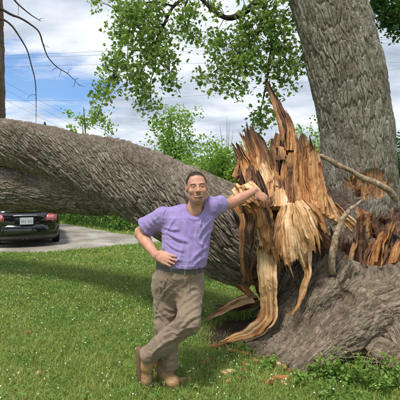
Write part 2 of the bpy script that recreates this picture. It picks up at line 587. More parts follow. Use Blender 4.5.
M['bark_stump'] = bark_material('bark_stump', [(0.30, (0.058, 0.041, 0.028)), (0.5, (0.165, 0.124, 0.088)), (0.66, (0.295, 0.236, 0.175)), (0.82, (0.44, 0.375, 0.295))], (0.20, 0.20, 0.13), cell=(34, 7.5), fiss=(0.04, 0.028, 0.02))
M['bark_dead'] = bark_material('bark_dead', [(0.28, (0.06, 0.04, 0.03)), (0.5, (0.16, 0.105, 0.075)), (0.75, (0.30, 0.23, 0.18))], None)
M['twig'] = material('twig', lambda t: principled(t, t.ramp(t.noise(t.obj(), 30, 4), [(0.3, (0.022, 0.016, 0.013)), (0.7, (0.06, 0.047, 0.04))]), 0.85, spec=0.2))
M['stick'] = material('stick', lambda t: principled(t, t.ramp(t.noise(t.mapping(t.obj(), (1, 1, 1)), 26, 6, 0.65, 0.3), [(0.34, (0.12, 0.08, 0.05)), (0.5, (0.28, 0.20, 0.13)), (0.66, (0.46, 0.37, 0.26))]), 0.8, t.bump(t.noise(t.obj(), 90, 4), 0.5, 0.004)))

def wood_b(t):
    fib = t.attr('fib').outputs['Vector']
    tint = t.attr('tint').outputs['Fac']
    ob = t.obj()
    streak = t.noise(t.mapping(fib, (34, 2.4, 1)), 1.0, 5, 0.55, 0.5)
    patch = t.noise(t.mapping(fib, (9, 3.0, 1)), 1.0, 4, 0.6, 0.6)
    f = t.math('ADD', t.math('MULTIPLY', streak, 0.5), t.math('MULTIPLY', patch, 0.6))
    pale = t.ramp(f, [(0.36, (0.13, 0.05, 0.02)), (0.45, (0.42, 0.205, 0.08)), (0.54, (0.66, 0.41, 0.205)), (0.64, (0.79, 0.575, 0.36)), (0.75, (0.86, 0.71, 0.55))])
    org = t.ramp(f, [(0.36, (0.075, 0.026, 0.011)), (0.46, (0.26, 0.095, 0.032)), (0.56, (0.46, 0.21, 0.075)), (0.66, (0.63, 0.37, 0.16)), (0.78, (0.75, 0.55, 0.32))])
    drk = t.ramp(f, [(0.36, (0.025, 0.014, 0.010)), (0.5, (0.085, 0.045, 0.03)), (0.62, (0.17, 0.10, 0.066)), (0.78, (0.34, 0.23, 0.15))])
    c = t.mix(t.math('MULTIPLY', tint, 2.0, clamp=True), pale, org)
    c = t.mix(t.math('SUBTRACT', t.math('MULTIPLY', tint, 2.0), 1.0, clamp=True), c, drk)
    h = t.math('ADD', t.noise(t.mapping(fib, (160, 5, 1)), 1.0, 5, 0.6), t.math('MULTIPLY', t.noise(t.mapping(fib, (45, 3, 1)), 1.0, 4, 0.6), 1.2))
    return principled(t, c, 0.78, t.bump(h, 0.5, 0.010), 0.25)
M['wood'] = material('torn_wood', wood_b)

def leaf_material(name, stops, trans=0.35, patch=0.0):
    def b(t):
        r = t.attr('rnd').outputs['Fac']
        c = t.ramp(r, stops)
        p = principled(t, c, 0.55, spec=0.25)
        tr = t.n('ShaderNodeBsdfTranslucent')
        t.set(tr.inputs[0], t.mix(1.0, c, (1.25, 1.35, 0.7), 'MULTIPLY'))
        mx = t.n('ShaderNodeMixShader'); mx.inputs[0].default_value = trans
        t.set(mx.inputs[1], p); t.set(mx.inputs[2], tr)
        return mx
    return material(name, b)
M['leaf'] = leaf_material('maple_leaf', [(0, (0.085, 0.15, 0.035)), (0.5, (0.19, 0.28, 0.08)), (1, (0.36, 0.45, 0.19))], 0.55)
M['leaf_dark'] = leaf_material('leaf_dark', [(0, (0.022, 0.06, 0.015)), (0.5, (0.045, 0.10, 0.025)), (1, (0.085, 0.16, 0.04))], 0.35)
M['leaf_light'] = leaf_material('leaf_light', [(0, (0.13, 0.23, 0.045)), (0.5, (0.23, 0.35, 0.08)), (1, (0.34, 0.46, 0.14))], 0.5)
M['leaf_hedge'] = leaf_material('leaf_hedge', [(0, (0.06, 0.135, 0.028)), (0.5, (0.115, 0.225, 0.05)), (1, (0.19, 0.31, 0.085))], 0.45)

def grass_b(t):
    r = t.attr('rnd').outputs['Fac']
    pos = t.n('ShaderNodeNewGeometry').outputs['Position']
    big = t.noise(t.mapping(pos, (1, 1, 0)), 0.9, 4, 0.6, 0.5)
    med = t.noise(t.mapping(pos, (1, 1, 0)), 4.5, 3, 0.6)
    f = t.math('ADD', t.math('MULTIPLY', big, 0.6), t.math('MULTIPLY', med, 0.4))
    lush = t.ramp(r, [(0, (0.12, 0.22, 0.04)), (0.5, (0.23, 0.35, 0.07)), (1, (0.37, 0.48, 0.12))])
    dry = t.ramp(r, [(0, (0.23, 0.31, 0.065)), (0.5, (0.38, 0.45, 0.115)), (0.85, (0.47, 0.46, 0.18)), (1, (0.57, 0.51, 0.27))])
    c = t.mix(t.ramp(f, [(0.40, (0, 0, 0)), (0.58, (1, 1, 1))]), lush, dry)
    p = principled(t, c, 0.6, spec=0.2)
    tr = t.n('ShaderNodeBsdfTranslucent'); t.set(tr.inputs[0], c)
    mx = t.n('ShaderNodeMixShader'); mx.inputs[0].default_value = 0.3
    t.set(mx.inputs[1], p); t.set(mx.inputs[2], tr)
    return mx
M['grass'] = material('grass_blades', grass_b)
M['clover'] = leaf_material('clover_leaf', [(0, (0.08, 0.18, 0.035)), (0.6, (0.15, 0.28, 0.06)), (1, (0.24, 0.37, 0.10))], 0.3)
M['clover_flower'] = material('clover_flower', lambda t: principled(t, (0.78, 0.76, 0.68), 0.8))

def lawn_b(t):
    ob = t.obj()
    n1 = t.noise(ob, 0.9, 4, 0.6, 0.5); n2 = t.noise(ob, 5.0, 5, 0.65); n3 = t.noise(ob, 45.0, 5, 0.7)
    f = t.math('ADD', t.math('ADD', t.math('MULTIPLY', n1, 0.4), t.math('MULTIPLY', n2, 0.3)), t.math('MULTIPLY', n3, 0.3))
    c = t.ramp(f, [(0.33, (0.07, 0.12, 0.025)), (0.48, (0.14, 0.20, 0.045)), (0.6, (0.22, 0.26, 0.075)), (0.7, (0.28, 0.29, 0.105))])
    # bare earth and leaf mould round the stump
    sep = t.n('ShaderNodeSeparateXYZ'); t.set(sep.inputs[0], ob)
    dx = t.math('MULTIPLY', t.math('SUBTRACT', sep.outputs[0], 0.75), 0.95); dy = t.math('MULTIPLY', t.math('SUBTRACT', sep.outputs[1], 4.0), 1.25)
    d = t.math('ADD', t.math('MULTIPLY', dx, dx), t.math('MULTIPLY', dy, dy))
    m = t.math('MULTIPLY', t.math('SUBTRACT', 0.95, t.math('ADD', d, t.math('MULTIPLY', n2, 0.6))), 4.0, clamp=True)
    soil = t.ramp(n3, [(0.3, (0.028, 0.019, 0.013)), (0.6, (0.07, 0.047, 0.032)), (0.75, (0.12, 0.075, 0.045))])
    c = t.mix(m, c, soil)
    return principled(t, c, 0.95, t.bump(n3, 0.8, 0.03), 0.1)
M['lawn'] = material('lawn_soil', lawn_b)
def gravel_b(t):
    ob = t.obj()
    vor = t.n('ShaderNodeTexVoronoi'); t.set(vor.inputs['Vector'], ob); vor.inputs['Scale'].default_value = 38
    n1 = t.noise(ob, 1.1, 5, 0.6, 0.4); n2 = t.noise(ob, 30, 4, 0.7)
    c = t.ramp(t.math('ADD', t.math('MULTIPLY', n1, 0.6), t.math('MULTIPLY', n2, 0.4)), [(0.36, (0.15, 0.13, 0.105)), (0.5, (0.285, 0.26, 0.225)), (0.62, (0.42, 0.40, 0.365))])
    c = t.mix(0.25, c, vor.outputs['Color'], 'SOFT_LIGHT')
    return principled(t, c, 0.95, t.bump(vor.outputs['Distance'], 0.6, 0.01), 0.15)
M['gravel'] = material('gravel', gravel_b)
M['cable'] = material('cable', lambda t: principled(t, (0.16, 0.17, 0.19), 0.6))
M['far_wood'] = material('far_wood', lambda t: principled(t, t.ramp(t.noise(t.obj(), 0.8, 5, 0.7), [(0.35, (0.02, 0.05, 0.018)), (0.65, (0.09, 0.14, 0.045))]), 0.9, spec=0.1))

# ------------------------------------------------------------------ ground, drive
S = 700.0
g = mesh('ground', [[-S, -S, 0], [S, -S, 0], [S, S, 0], [-S, S, 0]], np.array([[0, 1, 2, 3]]))
tag(link('ground', g, M['lawn']), kind='structure')
near = np.array([(-30, 7.6), (-14, 8.2), (-7, 8.7), *[G(x, y)[:2] for x, y in ((0, 253), (28, 252.5), (55, 251.5), (95, 248), (135, 244.5))], (0.2, 10.9), (6, 11.3), (22, 11.6)])
far = np.array([(-30, 20), (-20, 19.0), (-10, 17.4), *[G(x, y)[:2] for x, y in ((40, 222), (55, 223), (75, 225.5), (95, 229), (135, 235))], (0.3, 12.9), (6, 13.3), (22, 13.8)])
def drive_edge(E, n=160):
    E = catmull(np.c_[E, np.zeros(len(E))], n)[:, :2]
    q = np.c_[E * 1.3, np.zeros(n)]
    return E + np.c_[np.zeros(n), 0.16 * fbm(q, 3, 5)]
near, far = drive_edge(near), drive_edge(far)
V = np.r_[np.c_[near, np.full(len(near), 0.004)], np.c_[far, np.full(len(far), 0.004)]]
k = np.arange(len(near) - 1); n_ = len(near)
tag(link('gravel_drive', mesh('gravel_drive', V, np.stack([k, k + 1, k + 1 + n_, k + n_], 1)), M['gravel']), kind='structure')
def on_drive(x, y):
    return (y > np.interp(x, near[:, 0], near[:, 1])) & (y < np.interp(x, far[:, 0], far[:, 1]))

# ------------------------------------------------------------------ the fallen trunk
def ax(pts):
    return np.array([np.r_[P(x, y, Y), r] for x, y, Y, r in pts])
log = thing('fallen_tree', (0.5, 4.05, 0), 'huge snapped tree trunk with furrowed grey bark fallen across the lawn', 'tree')
LA = ax([(262, 247, 3.98, 0.43), (245, 241, 4.03, 0.455), (225, 229, 4.13, 0.462), (200, 215, 4.33, 0.46), (175, 202, 4.55, 0.452), (145, 187, 4.82, 0.432),
         (110, 172, 5.2, 0.41), (75, 161, 5.55, 0.385), (40, 150, 5.9, 0.365), (0, 141, 6.3, 0.35), (-50, 133, 6.75, 0.33), (-110, 126, 7.2, 0.30), (-190, 120, 7.7, 0.25)])
V, Fc, A = bark_tube(LA, 500, 760, 84, 0.22, 0.062, twist=-12.0, seed=11, lump=0.05)
link('trunk', mesh('trunk', V, Fc, True, A), M['bark_log'], log)
LB = ax([(140, 187, 5.0, 0.30), (112, 189, 5.35, 0.335), (80, 190, 5.75, 0.335), (40, 189, 6.15, 0.345), (0, 188, 6.45, 0.36), (-40, 190, 6.7, 0.35), (-90, 199, 7.0, 0.32), (-150, 216, 7.3, 0.28), (-220, 250, 7.5, 0.22)])
V, Fc, A = bark_tube(LB, 300, 440, 62, 0.24, 0.055, twist=-3.0, seed=23, lump=0.05)
link('limb', mesh('limb', V, Fc, True, A), M['bark_log'], log)
for i, (a, b, c, r) in enumerate((((-70, 131, 6.9), (-95, 175, 7.1), (-120, 300, 7.0), 0.11), ((-130, 125, 7.3), (-165, 190, 7.6), (-190, 275, 7.4), 0.09))):
    V, Fc = tube(np.array([np.r_[P(*a), r], np.r_[P(*b), r * 0.8], np.r_[P(*c)[:2], 0.0, r * 0.4]]), 12, 24, 0.1, i)
    link('limb', mesh('limb', V, Fc), M['twig'], log)
# little stub and a dangling bark shred on the trunk
V, Fc = tube(np.array([np.r_[P(44, 131, 5.8), 0.03], np.r_[P(45, 125, 5.78), 0.022], np.r_[P(44.5, 122, 5.76), 0.012]]), 8, 8, 0.3)
link('branch_stub', mesh('branch_stub', V, Fc), M['bark_log'], log)
V, Fc = tube(np.array([np.r_[P(57, 176, 5.35), 0.007], np.r_[P(61, 182, 5.33), 0.006], np.r_[P(60, 187, 5.36), 0.003]]), 6, 10)
link('bark_shred', mesh('bark_shred', V, Fc), M['stick'], log)

# ------------------------------------------------------------------ the standing tree
tree = thing('standing_tree', (2.05, 5.0, 0), 'tall standing maple trunk with grey lichen bark, scarred low down, leafy boughs overhead', 'tree')
TA = ax([(368, 330, 5.0, 0.62), (366, 285, 5.0, 0.52), (362, 240, 5.0, 0.46), (361, 205, 5.0, 0.443), (358, 160, 5.0, 0.437), (354, 120, 5.0, 0.437), (347, 75, 5.0, 0.44), (337, 35, 5.02, 0.437), (326, 0, 5.05, 0.428), (312, -45, 5.1, 0.41), (295, -100, 5.2, 0.38), (282, -170, 5.3, 0.33), (276, -260, 5.4, 0.25)])
TA[0, 2] = -0.15
V, Fc, A = bark_tube(TA, 420, 680, 70, 0.24, 0.040, twist=0.3, seed=37, lump=0.05)
q_ = P(372, 183, 4.55)
rr_ = ((V[:, 0] - q_[0]) * 2.9) ** 2 + ((V[:, 2] - q_[2] + 0.02) * 4.2) ** 2
V[:, 1] += 0.018 * sstep(0.75, 0.35, rr_ + 0.45 * fbm(V * 6, 3, 2)) * (V[:, 1] < 5.0)      # the wound lies deeper than the bark
link('trunk', mesh('trunk', V, Fc, True, A), M['bark_tree'], tree)

LEAF = np.array([(0, 0), (0.24, 0.03), (0.47, -0.04), (0.37, 0.22), (0.60, 0.44), (0.34, 0.46), (0.28, 0.62), (0.15, 0.60), (0, 1.0)])
LEAF = np.r_[LEAF, [(-x, y) for x, y in LEAF[-2:0:-1]]]
OVAL = np.array([(0, 0), (0.26, 0.25), (0.3, 0.55), (0, 1.0), (-0.3, 0.55), (-0.26, 0.25)])
QUAD = np.array([(0, 0), (0.32, 0.45), (0, 1.0), (-0.32, 0.45)])
def leaves(pos, size, shape, droop=0.6, seed=0, normal_up=0.5):
    r = np.random.default_rng(seed)
    n = len(pos)
    d = r.normal(size=(n, 3)); d[:, 2] = d[:, 2] * 0.6 - droop * 1.4
    d /= np.linalg.norm(d, axis=1, keepdims=True)
    nn = r.normal(size=(n, 3)); nn[:, 2] += normal_up * 2
    nn -= d * (nn * d).sum(1, keepdims=True); nn /= np.linalg.norm(nn, axis=1, keepdims=True)
    s = np.cross(d, nn)
    sz = size * r.uniform(0.5, 1.35, n)
    k = len(shape)
    sh = np.asarray(shape)
    loc = (sh[None, :, 0, None] * s[:, None] + sh[None, :, 1, None] * d[:, None] - (0.28 * np.abs(sh[:, 0]) + 0.12 * sh[:, 1] ** 2)[None, :, None] * nn[:, None]) * sz[:, None, None]
    V = (pos[:, None] + loc)
    rn = np.clip(r.normal(0.45, 0.24, n), 0, 1)
    if k > 6:
        c = pos + d * (0.32 * sz)[:, None]
        V = np.concatenate([V, c[:, None]], 1)
        b = (np.arange(n) * (k + 1))[:, None]
        j = np.arange(k)
        Fc = np.stack([np.broadcast_to(b + k, (n, k)), b + j, b + (j + 1) % k], -1).reshape(-1, 3)
        kk = k + 1
    else:
        Fc = (np.arange(n) * k)[:, None] + np.arange(k)[None]
        kk = k
    return V.reshape(-1, 3), [Fc], {'rnd': np.repeat(rn, kk)}

def clumps(blobs, per, rad, Yspread, seed):
    """points in twig-sized clumps spread through blobs (px, py, Y, rx, ry, n)"""
    r = np.random.default_rng(seed)
    C = []
    for x, y, Y, rx, ry, n in blobs:
        q = r.normal(size=(n, 3)); q /= np.linalg.norm(q, axis=1, keepdims=True); q *= r.uniform(0.1, 1, n)[:, None] ** 0.45
        yy = Y + q[:, 1] * Yspread
        for a, b, c in zip(x + q[:, 0] * rx, y + q[:, 2] * ry, yy): C.append(P(a, b, c))
    C = np.array(C)
    L = np.repeat(C, per, 0) + r.normal(size=(len(C) * per, 3)) * rad
    return C, L

def twigs(C, hubs, r0=0.004, seed=0):
    """thin twigs from each clump to its nearest hub point"""
    parts = []
    hubs = np.asarray(hubs)
    for c in C:
        h = hubs[np.argmin(np.linalg.norm(hubs - c, axis=1))]
        m = (c + h) / 2 + np.array([0, 0, 0.12 * np.linalg.norm(c - h)])
        parts.append(tube(np.array([np.r_[h, r0 * 1.6], np.r_[m, r0 * 1.2], np.r_[c, r0 * 0.5]]), 4, 6))
    return merge(parts)

def bough(pts, nu=10):
    return tube(np.array([np.r_[P(x, y, Y), r] for x, y, Y, r in pts]), nu, len(pts) * 7, 0.12, 3)

boughs = [
    [(300, -75, 5.15, 0.11), (275, -30, 5.35, 0.075), (261, -3, 5.45, 0.052), (243, 13, 5.5, 0.042), (228, 18, 5.55, 0.036), (214, 11, 5.6, 0.030), (200, -2, 5.65, 0.026), (189, -4, 5.65, 0.024), (174, 6, 5.65, 0.022), (167, 18, 5.6, 0.020), (160, 34, 5.6, 0.018), (153, 45, 5.6, 0.017), (143, 50, 5.6, 0.012), (132, 52, 5.55, 0.010), (124, 68, 5.5, 0.007), (110, 84, 5.45, 0.005), (97, 118, 5.4, 0.003)],
    [(153, 45, 5.6, 0.013), (156, 62, 5.6, 0.009), (150, 85, 5.6, 0.006), (152, 112, 5.6, 0.003)],
    [(174, 6, 5.65, 0.014), (150, 2, 5.6, 0.011), (128, 12, 5.6, 0.008), (120, 35, 5.6, 0.004)],
    [(160, 34, 5.6, 0.010), (168, 52, 5.55, 0.007), (170, 85, 5.5, 0.003)],
    [(261, -3, 5.45, 0.035), (268, 22, 5.4, 0.028), (272, 45, 5.4, 0.024), (269, 62, 5.4, 0.019), (267, 80, 5.42, 0.014), (262, 105, 5.45, 0.008), (258, 128, 5.45, 0.003)],
    [(268, 22, 5.4, 0.016), (250, 42, 5.4, 0.011), (228, 62, 5.4, 0.007), (206, 78, 5.4, 0.003)],
    [(272, 45, 5.4, 0.014), (285, 58, 5.4, 0.009), (303, 72, 5.4, 0.003)],
    [(250, 42, 5.4, 0.010), (245, 70, 5.4, 0.006), (240, 92, 5.4, 0.003)],
    [(300, -75, 5.15, 0.08), (340, -70, 5.6, 0.06), (380, -30, 5.9, 0.04), (392, 5, 6.0, 0.016), (385, 25, 6.0, 0.006)],
    [(189, -4, 5.65, 0.016), (183, 15, 5.6, 0.010), (190, 36, 5.55, 0.004)],
]
hubs = []
for b in boughs:
    V, Fc = bough(b)
    link('branch', mesh('branch', V, Fc), M['twig'], tree)
    hubs += [q[:3] for q in catmull(np.array([P(x, y, Y) for x, y, Y, r in b]), 30)]
blobs = [(135, 12, 20, 15, 28), (124, 36, 12, 15, 14), (150, 30, 15, 17, 20), (150, 58, 14, 13, 14), (112, 60, 12, 10, 8), (108, 80, 10, 13, 9), (103, 98, 6, 11, 4), (98, 114, 4, 5, 2),
         (135, 72, 13, 12, 12), (145, 94, 11, 13, 11), (152, 109, 7, 7, 4), (166, 46, 9, 13, 8), (168, 68, 9, 14, 9), (173, 85, 5, 6, 2), (160, 4, 14, 8, 9), (180, 20, 11, 11, 8), (190, 34, 9, 9, 5), (186, 10, 10, 8, 5), (118, 4, 6, 6, 4), (94, 0, 5, 3, 2), (170, -22, 45, 14, 24), (240, -24, 40, 14, 22),
         (213, 40, 12, 13, 10), (228, 64, 14, 14, 14), (246, 34, 17, 18, 24), (250, 60, 15, 16, 18), (240, 86, 9, 9, 5), (222, 84, 8, 8, 4), (204, 78, 6, 6, 3), (270, 24, 15, 17, 18), (281, 45, 13, 16, 14), (271, 66, 13, 12, 10), (292, 70, 13, 7, 8), (285, 87, 8, 7, 3), (293, 18, 6, 13, 5), (301, 55, 7, 8, 3), (255, 8, 14, 8, 8), (215, 8, 8, 6, 4), (278, -10, 16, 10, 10),
         (262, 112, 9, 10, 8), (258, 125, 7, 6, 3), (272, 93, 6, 8, 3)]
C, L = clumps([(x, y, 5.55 if x < 200 else 5.4, rx, ry, n) for x, y, rx, ry, n in blobs], 21, 0.075, 0.5, 2)
V, Fc, _ = twigs(C, hubs, 0.0032)
link('twigs', mesh('twigs', V, Fc), M['twig'], tree)['kind'] = 'stuff'
V, Fc, A = leaves(L, 0.054, LEAF, 0.55, 5)
o = link('crown', mesh('crown', V, Fc, False, A), M['leaf'], tree); o['kind'] = 'stuff'
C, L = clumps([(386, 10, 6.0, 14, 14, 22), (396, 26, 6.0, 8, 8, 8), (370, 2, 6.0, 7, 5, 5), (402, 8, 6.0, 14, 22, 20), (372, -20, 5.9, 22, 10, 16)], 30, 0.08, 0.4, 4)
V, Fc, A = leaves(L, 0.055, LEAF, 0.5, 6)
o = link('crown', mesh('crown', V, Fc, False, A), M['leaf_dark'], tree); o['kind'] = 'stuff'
V, Fc, _ = twigs(C, hubs, 0.0035)
link('twigs', mesh('twigs', V, Fc), M['twig'], tree)['kind'] = 'stuff'
# ------------------------------------------------------------------ the stump and its roots
stump = thing('tree_stump', (1.6, 4.1, 0), 'broad splintered stump with flaring bark roots at the foot of the standing trunk', 'stump')
def root(*pts):
    return [np.r_[P(x, y, Y), r] for x, y, Y, r in pts]
core0 = np.array([1.80, 4.3, -0.1, 0.66]); core1 = np.array([1.78, 4.3, 0.62, 0.50])
roots = [[core0, core1],
         root((354, 235, 4.15, 0.12), (330, 262, 4.0, 0.18), (310, 292, 3.9, 0.18), (284, 324, 3.82, 0.13), (256, 346, 3.76, 0.07), (232, 353, 3.72, 0.03)),
         root((322, 256, 4.18, 0.18), (298, 284, 4.12, 0.2), (282, 318, 4.1, 0.14), (262, 336, 4.02, 0.05)),
         root((335, 275, 3.95, 0.2), (312, 312, 3.72, 0.18), (285, 346, 3.58, 0.12), (258, 364, 3.5, 0.04)),
         root((350, 300, 3.85, 0.22), (318, 336, 3.58, 0.17), (292, 364, 3.36, 0.10), (270, 376, 3.3, 0.03)),
         root((415, 300, 3.95, 0.36), (372, 312, 3.78, 0.29), (335, 338, 3.52, 0.215), (308, 364, 3.34, 0.15), (288, 384, 3.22, 0.05)),
         root((400, 320, 3.8, 0.30), (410, 350, 3.45, 0.22), (415, 385, 3.15, 0.12)),
         root((460, 310, 4.2, 0.34), (520, 345, 3.9, 0.22), (580, 372, 3.6, 0.08)),
         root((330, 300, 4.3, 0.25), (285, 312, 4.55, 0.16), (255, 316, 4.65, 0.06)),
         root((405, 250, 4.9, 0.3), (425, 290, 5.2, 0.2), (450, 300, 5.5, 0.1)),
         root((375, 350, 3.42, 0.09), (388, 358, 3.28, 0.13), (402, 364, 3.2, 0.11))]
fl = Field(span(0.15, 3.6, 0.0125), span(2.95, 5.7, 0.0125), span(-0.12, 1.35, 0.0125))
for rt in roots:
    for a, b in zip(rt[:-1], rt[1:]):
        fl.cone(a[:3], b[:3], a[3], b[3], 0.04)
fl.ell(P(352, 299, 3.50), (0.085, 0.22, 0.07), 0.02, True)          # knot hole
fl.ell(P(375, 232, 4.05), (0.50, 0.36, 0.33), 0.05, True)           # the torn-out hollow on top
V, Q = fl.mesh()
V = relax(V, Q, 2)
def root_uv(V):
    best = np.full(len(V), 9.0); uu = np.zeros(len(V)); vv = np.zeros(len(V)); off = 0.0
    for rt in roots:
        L = 0.0
        for a, b in zip(rt[:-1], rt[1:]):
            ab = b[:3] - a[:3]; l = np.linalg.norm(ab); d = ab / l
            t = np.clip((V - a[:3]) @ d / l, 0, 1); e = V - (a[:3] + t[:, None] * ab)
            r = a[3] + (b[3] - a[3]) * t
            dist = np.linalg.norm(e, axis=1) - r
            ref = np.cross(d, [0.3, 0.2, 1.0]); ref /= np.linalg.norm(ref); o2 = np.cross(d, ref)
            ang = np.arctan2(e @ o2, e @ ref)
            m = dist < best
            best = np.where(m, dist, best); uu = np.where(m, off + ang * 0.24, uu); vv = np.where(m, L + t * l, vv)
            L += l
        off += 7.7
    return uu, vv
uu, vv = root_uv(V)
h, idv = bark_height(uu / 0.045, vv / 0.15, None, V, 51)
Nn = normals(V, Q)
V = V + Nn * (0.038 * (h - 0.45) + 0.075 * fbm(V * 3.6, 3, 8) + 0.014 * (0.5 - 2 * np.abs(fbm(np.stack([uu * 7, vv * 2.2, uu * 0], 1), 3, 19))))[:, None]
link('root_flare', mesh('root_flare', V, [Q], True, {'plate': idv, 'fib': np.stack([uu, vv, idv], 1)}), M['bark_stump'], stump)

# ------------------------------------------------------------------ torn wood
def slab(parent, rows, tint=0.0, thick=0.03, jag=0.3, jag0=0.0, amp=0.012, nc=26, nr=22, seed=0, name='splinter', freq=45.0, tvar=0.3, bow=0.0, crumb=0.012, tip=0.15):
    """a torn plank of wood: rows are polylines across the grain, from root to tip"""
    R3 = [catmull(np.array([P(*q) for q in row]), nc) for row in rows]
    R3 = np.array(R3)                                   # rows, nc, 3
    lens = np.r_[0, np.cumsum(np.linalg.norm(np.diff(R3, axis=0), axis=2).mean(1))]
    r = np.random.default_rng(seed)
    s = np.linspace(0, 1, nc)
    # the plank has split along the grain into strips: each its own step, tone and broken end
    ns = max(2, int(nc / 3.2))
    cuts = np.sort(r.uniform(0, 1, ns - 1))
    strip = np.searchsorted(cuts, s)
    def teeth(n):
        v = r.uniform(0, 1, ns); slope = r.uniform(-0.35, 0.35, ns)
        lo_ = np.r_[0, cuts][strip]; hi_ = np.r_[cuts, 1][strip]
        u_ = (s - lo_) / np.maximum(hi_ - lo_, 1e-3)
        pt = np.abs(u_ - 0.5) * 0.5 * r.uniform(0, 1, ns)[strip]
        return np.clip(v[strip] + slope[strip] * (u_ - 0.5) + pt + 0.05 * r.uniform(-1, 1, nc), 0, 1)
    t1 = 1 - jag * teeth(nc); t0 = jag0 * teeth(nc)
    soff = r.normal(0, 1, ns); stint = r.normal(0, 1, ns); sbrk = r.uniform(0.15, 0.95, ns); sdrop = r.uniform(-1.2, 0.4, ns)
    T = t0[None] + (t1 - t0)[None] * np.linspace(0, 1, nr)[:, None]
    Rs = []
    for j in range(nc):
        if len(rows) == 2: Rs.append(R3[0, j] + (R3[1, j] - R3[0, j]) * T[:, j:j + 1])
        else:
            dense = catmull(R3[:, j], 60)
            x = T[:, j] * 59; i = np.clip(x.astype(int), 0, 58); Rs.append(dense[i] + (dense[i + 1] - dense[i]) * (x - i)[:, None])
    G3 = np.stack(Rs, 1)                                # nr, nc, 3
    du = np.gradient(G3, axis=1); dv = np.gradient(G3, axis=0)
    n = np.cross(du, dv); n /= np.maximum(np.linalg.norm(n, axis=2, keepdims=True), 1e-9)
    view = G3 - np.array([0, 0, H]); n = np.where((n * view).sum(2, keepdims=True) > 0, -n, n)
    wid = np.linalg.norm(du, axis=2).mean() * nc
    sm = (s * wid)[None, :] + 0 * T; tm = T * lens[-1]
    q = np.stack([sm * freq + seed, tm * 3.0, np.full_like(sm, seed * 1.7)], -1)
    big = np.stack([sm * 9 + seed, tm * 1.6, np.full_like(sm, seed * 0.7)], -1)
    sidx = np.searchsorted(cuts, np.clip(s[None, :] + 0.05 * fbm(np.stack([T * 4, np.full_like(T, seed), 0 * T], -1), 2, seed + 3), 0, 1).ravel()).reshape(T.shape)
    step = soff[sidx] + np.where(T > sbrk[sidx], sdrop[sidx], 0)
    hgt = 0.4 * fbm(q, 3, seed, 0.6) + 0.7 * fbm(big, 2, seed + 4) + 0.95 * step
    G3 = G3 + crumb * np.stack([fbm(G3 * 11, 3, seed + i_) for i_ in range(3)], -1)
    edge = 1 - (2 * np.abs(s - 0.5)) ** 4
    G3 = G3 + n * (amp * hgt * (0.4 + 0.6 * edge[None]) + bow * (1 - (2 * s - 1) ** 2)[None])[..., None]
    th = thick * (0.25 + 0.75 * edge)[None] * (1 - 0.8 * np.linspace(0, 1, nr)[:, None] ** 2)
    B3 = G3 - n * th[..., None]
    V = np.r_[G3.reshape(-1, 3), B3.reshape(-1, 3)]
    f = grid_faces(nr, nc, False); o = nr * nc
    def rim(ix): return np.stack([ix[:-1], ix[1:], ix[1:] + o, ix[:-1] + o], 1)
    ids = np.arange(o).reshape(nr, nc)
    faces = np.concatenate([f, f[:, ::-1] + o, rim(ids[0]), rim(ids[-1][::-1]), rim(ids[::-1, 0]), rim(ids[:, -1])])
    tn = np.clip(tint + 0.13 * stint[sidx] + 0.12 * (T > sbrk[sidx]) + tvar * fbm(q * np.array([0.15, 0.5, 1]), 3, seed + 30) + (tip * np.linspace(0, 1, nr)[:, None] ** 3), 0, 1)
    fib = np.stack([sm + seed * 3.1, tm, np.full_like(sm, seed)], -1).reshape(-1, 3)
    # torn fibres: at the ragged end and lifting off the face, along the grain
    nf_ = int(nc * (1.1 if nc > 8 else 0.5))
    jj = r.integers(0, nc, nf_); ii = np.where(r.uniform(size=nf_) < 0.55, nr - 1, r.integers(2, nr, nf_))
    gd = G3[ii, jj] - G3[np.maximum(ii - 2, 0), jj]; gd /= np.maximum(np.linalg.norm(gd, axis=1, keepdims=True), 1e-9)
    sd2 = np.gradient(G3, axis=1)[ii, jj]; sd2 /= np.maximum(np.linalg.norm(sd2, axis=1, keepdims=True), 1e-9)
    fl_ = r.uniform(0.015, 0.06, nf_)[:, None] * min(1.0, 0.3 + wid * 4); fw = r.uniform(0.0012, 0.004, nf_)[:, None]
    b0 = G3[ii, jj] - gd * fl_ * 0.35 + n[ii, jj] * 0.002
    e0 = b0 + gd * fl_ + n[ii, jj] * fl_ * r.uniform(0.0, 0.35, (nf_, 1)) + sd2 * fl_ * r.normal(0, 0.16, (nf_, 1))
    k3 = len(V)
    V = np.r_[V, b0 - sd2 * fw, b0 + sd2 * fw, e0, b0 - n[ii, jj] * fw * 2]
    q_ = np.arange(nf_) + k3
    tris = np.r_[np.stack([q_, q_ + nf_, q_ + 2 * nf_], 1), np.stack([q_ + nf_, q_ + 3 * nf_, q_ + 2 * nf_], 1), np.stack([q_ + 3 * nf_, q_, q_ + 2 * nf_], 1)]
    tnf = np.clip(np.tile(tn[ii, jj] + r.uniform(-0.2, 0.1, nf_), 4), 0, 1); fbf = np.tile(fib.reshape(nr, nc, 3)[ii, jj], (4, 1))
    me = mesh(name, V, [faces, tris], True, {'tint': np.r_[tn.ravel(), tn.ravel(), tnf], 'fib': np.r_[fib, fib, fbf]})
    me.polygons.foreach_set('use_smooth', np.zeros(len(me.polygons), bool))
    return link(name, me, M['wood'], parent)

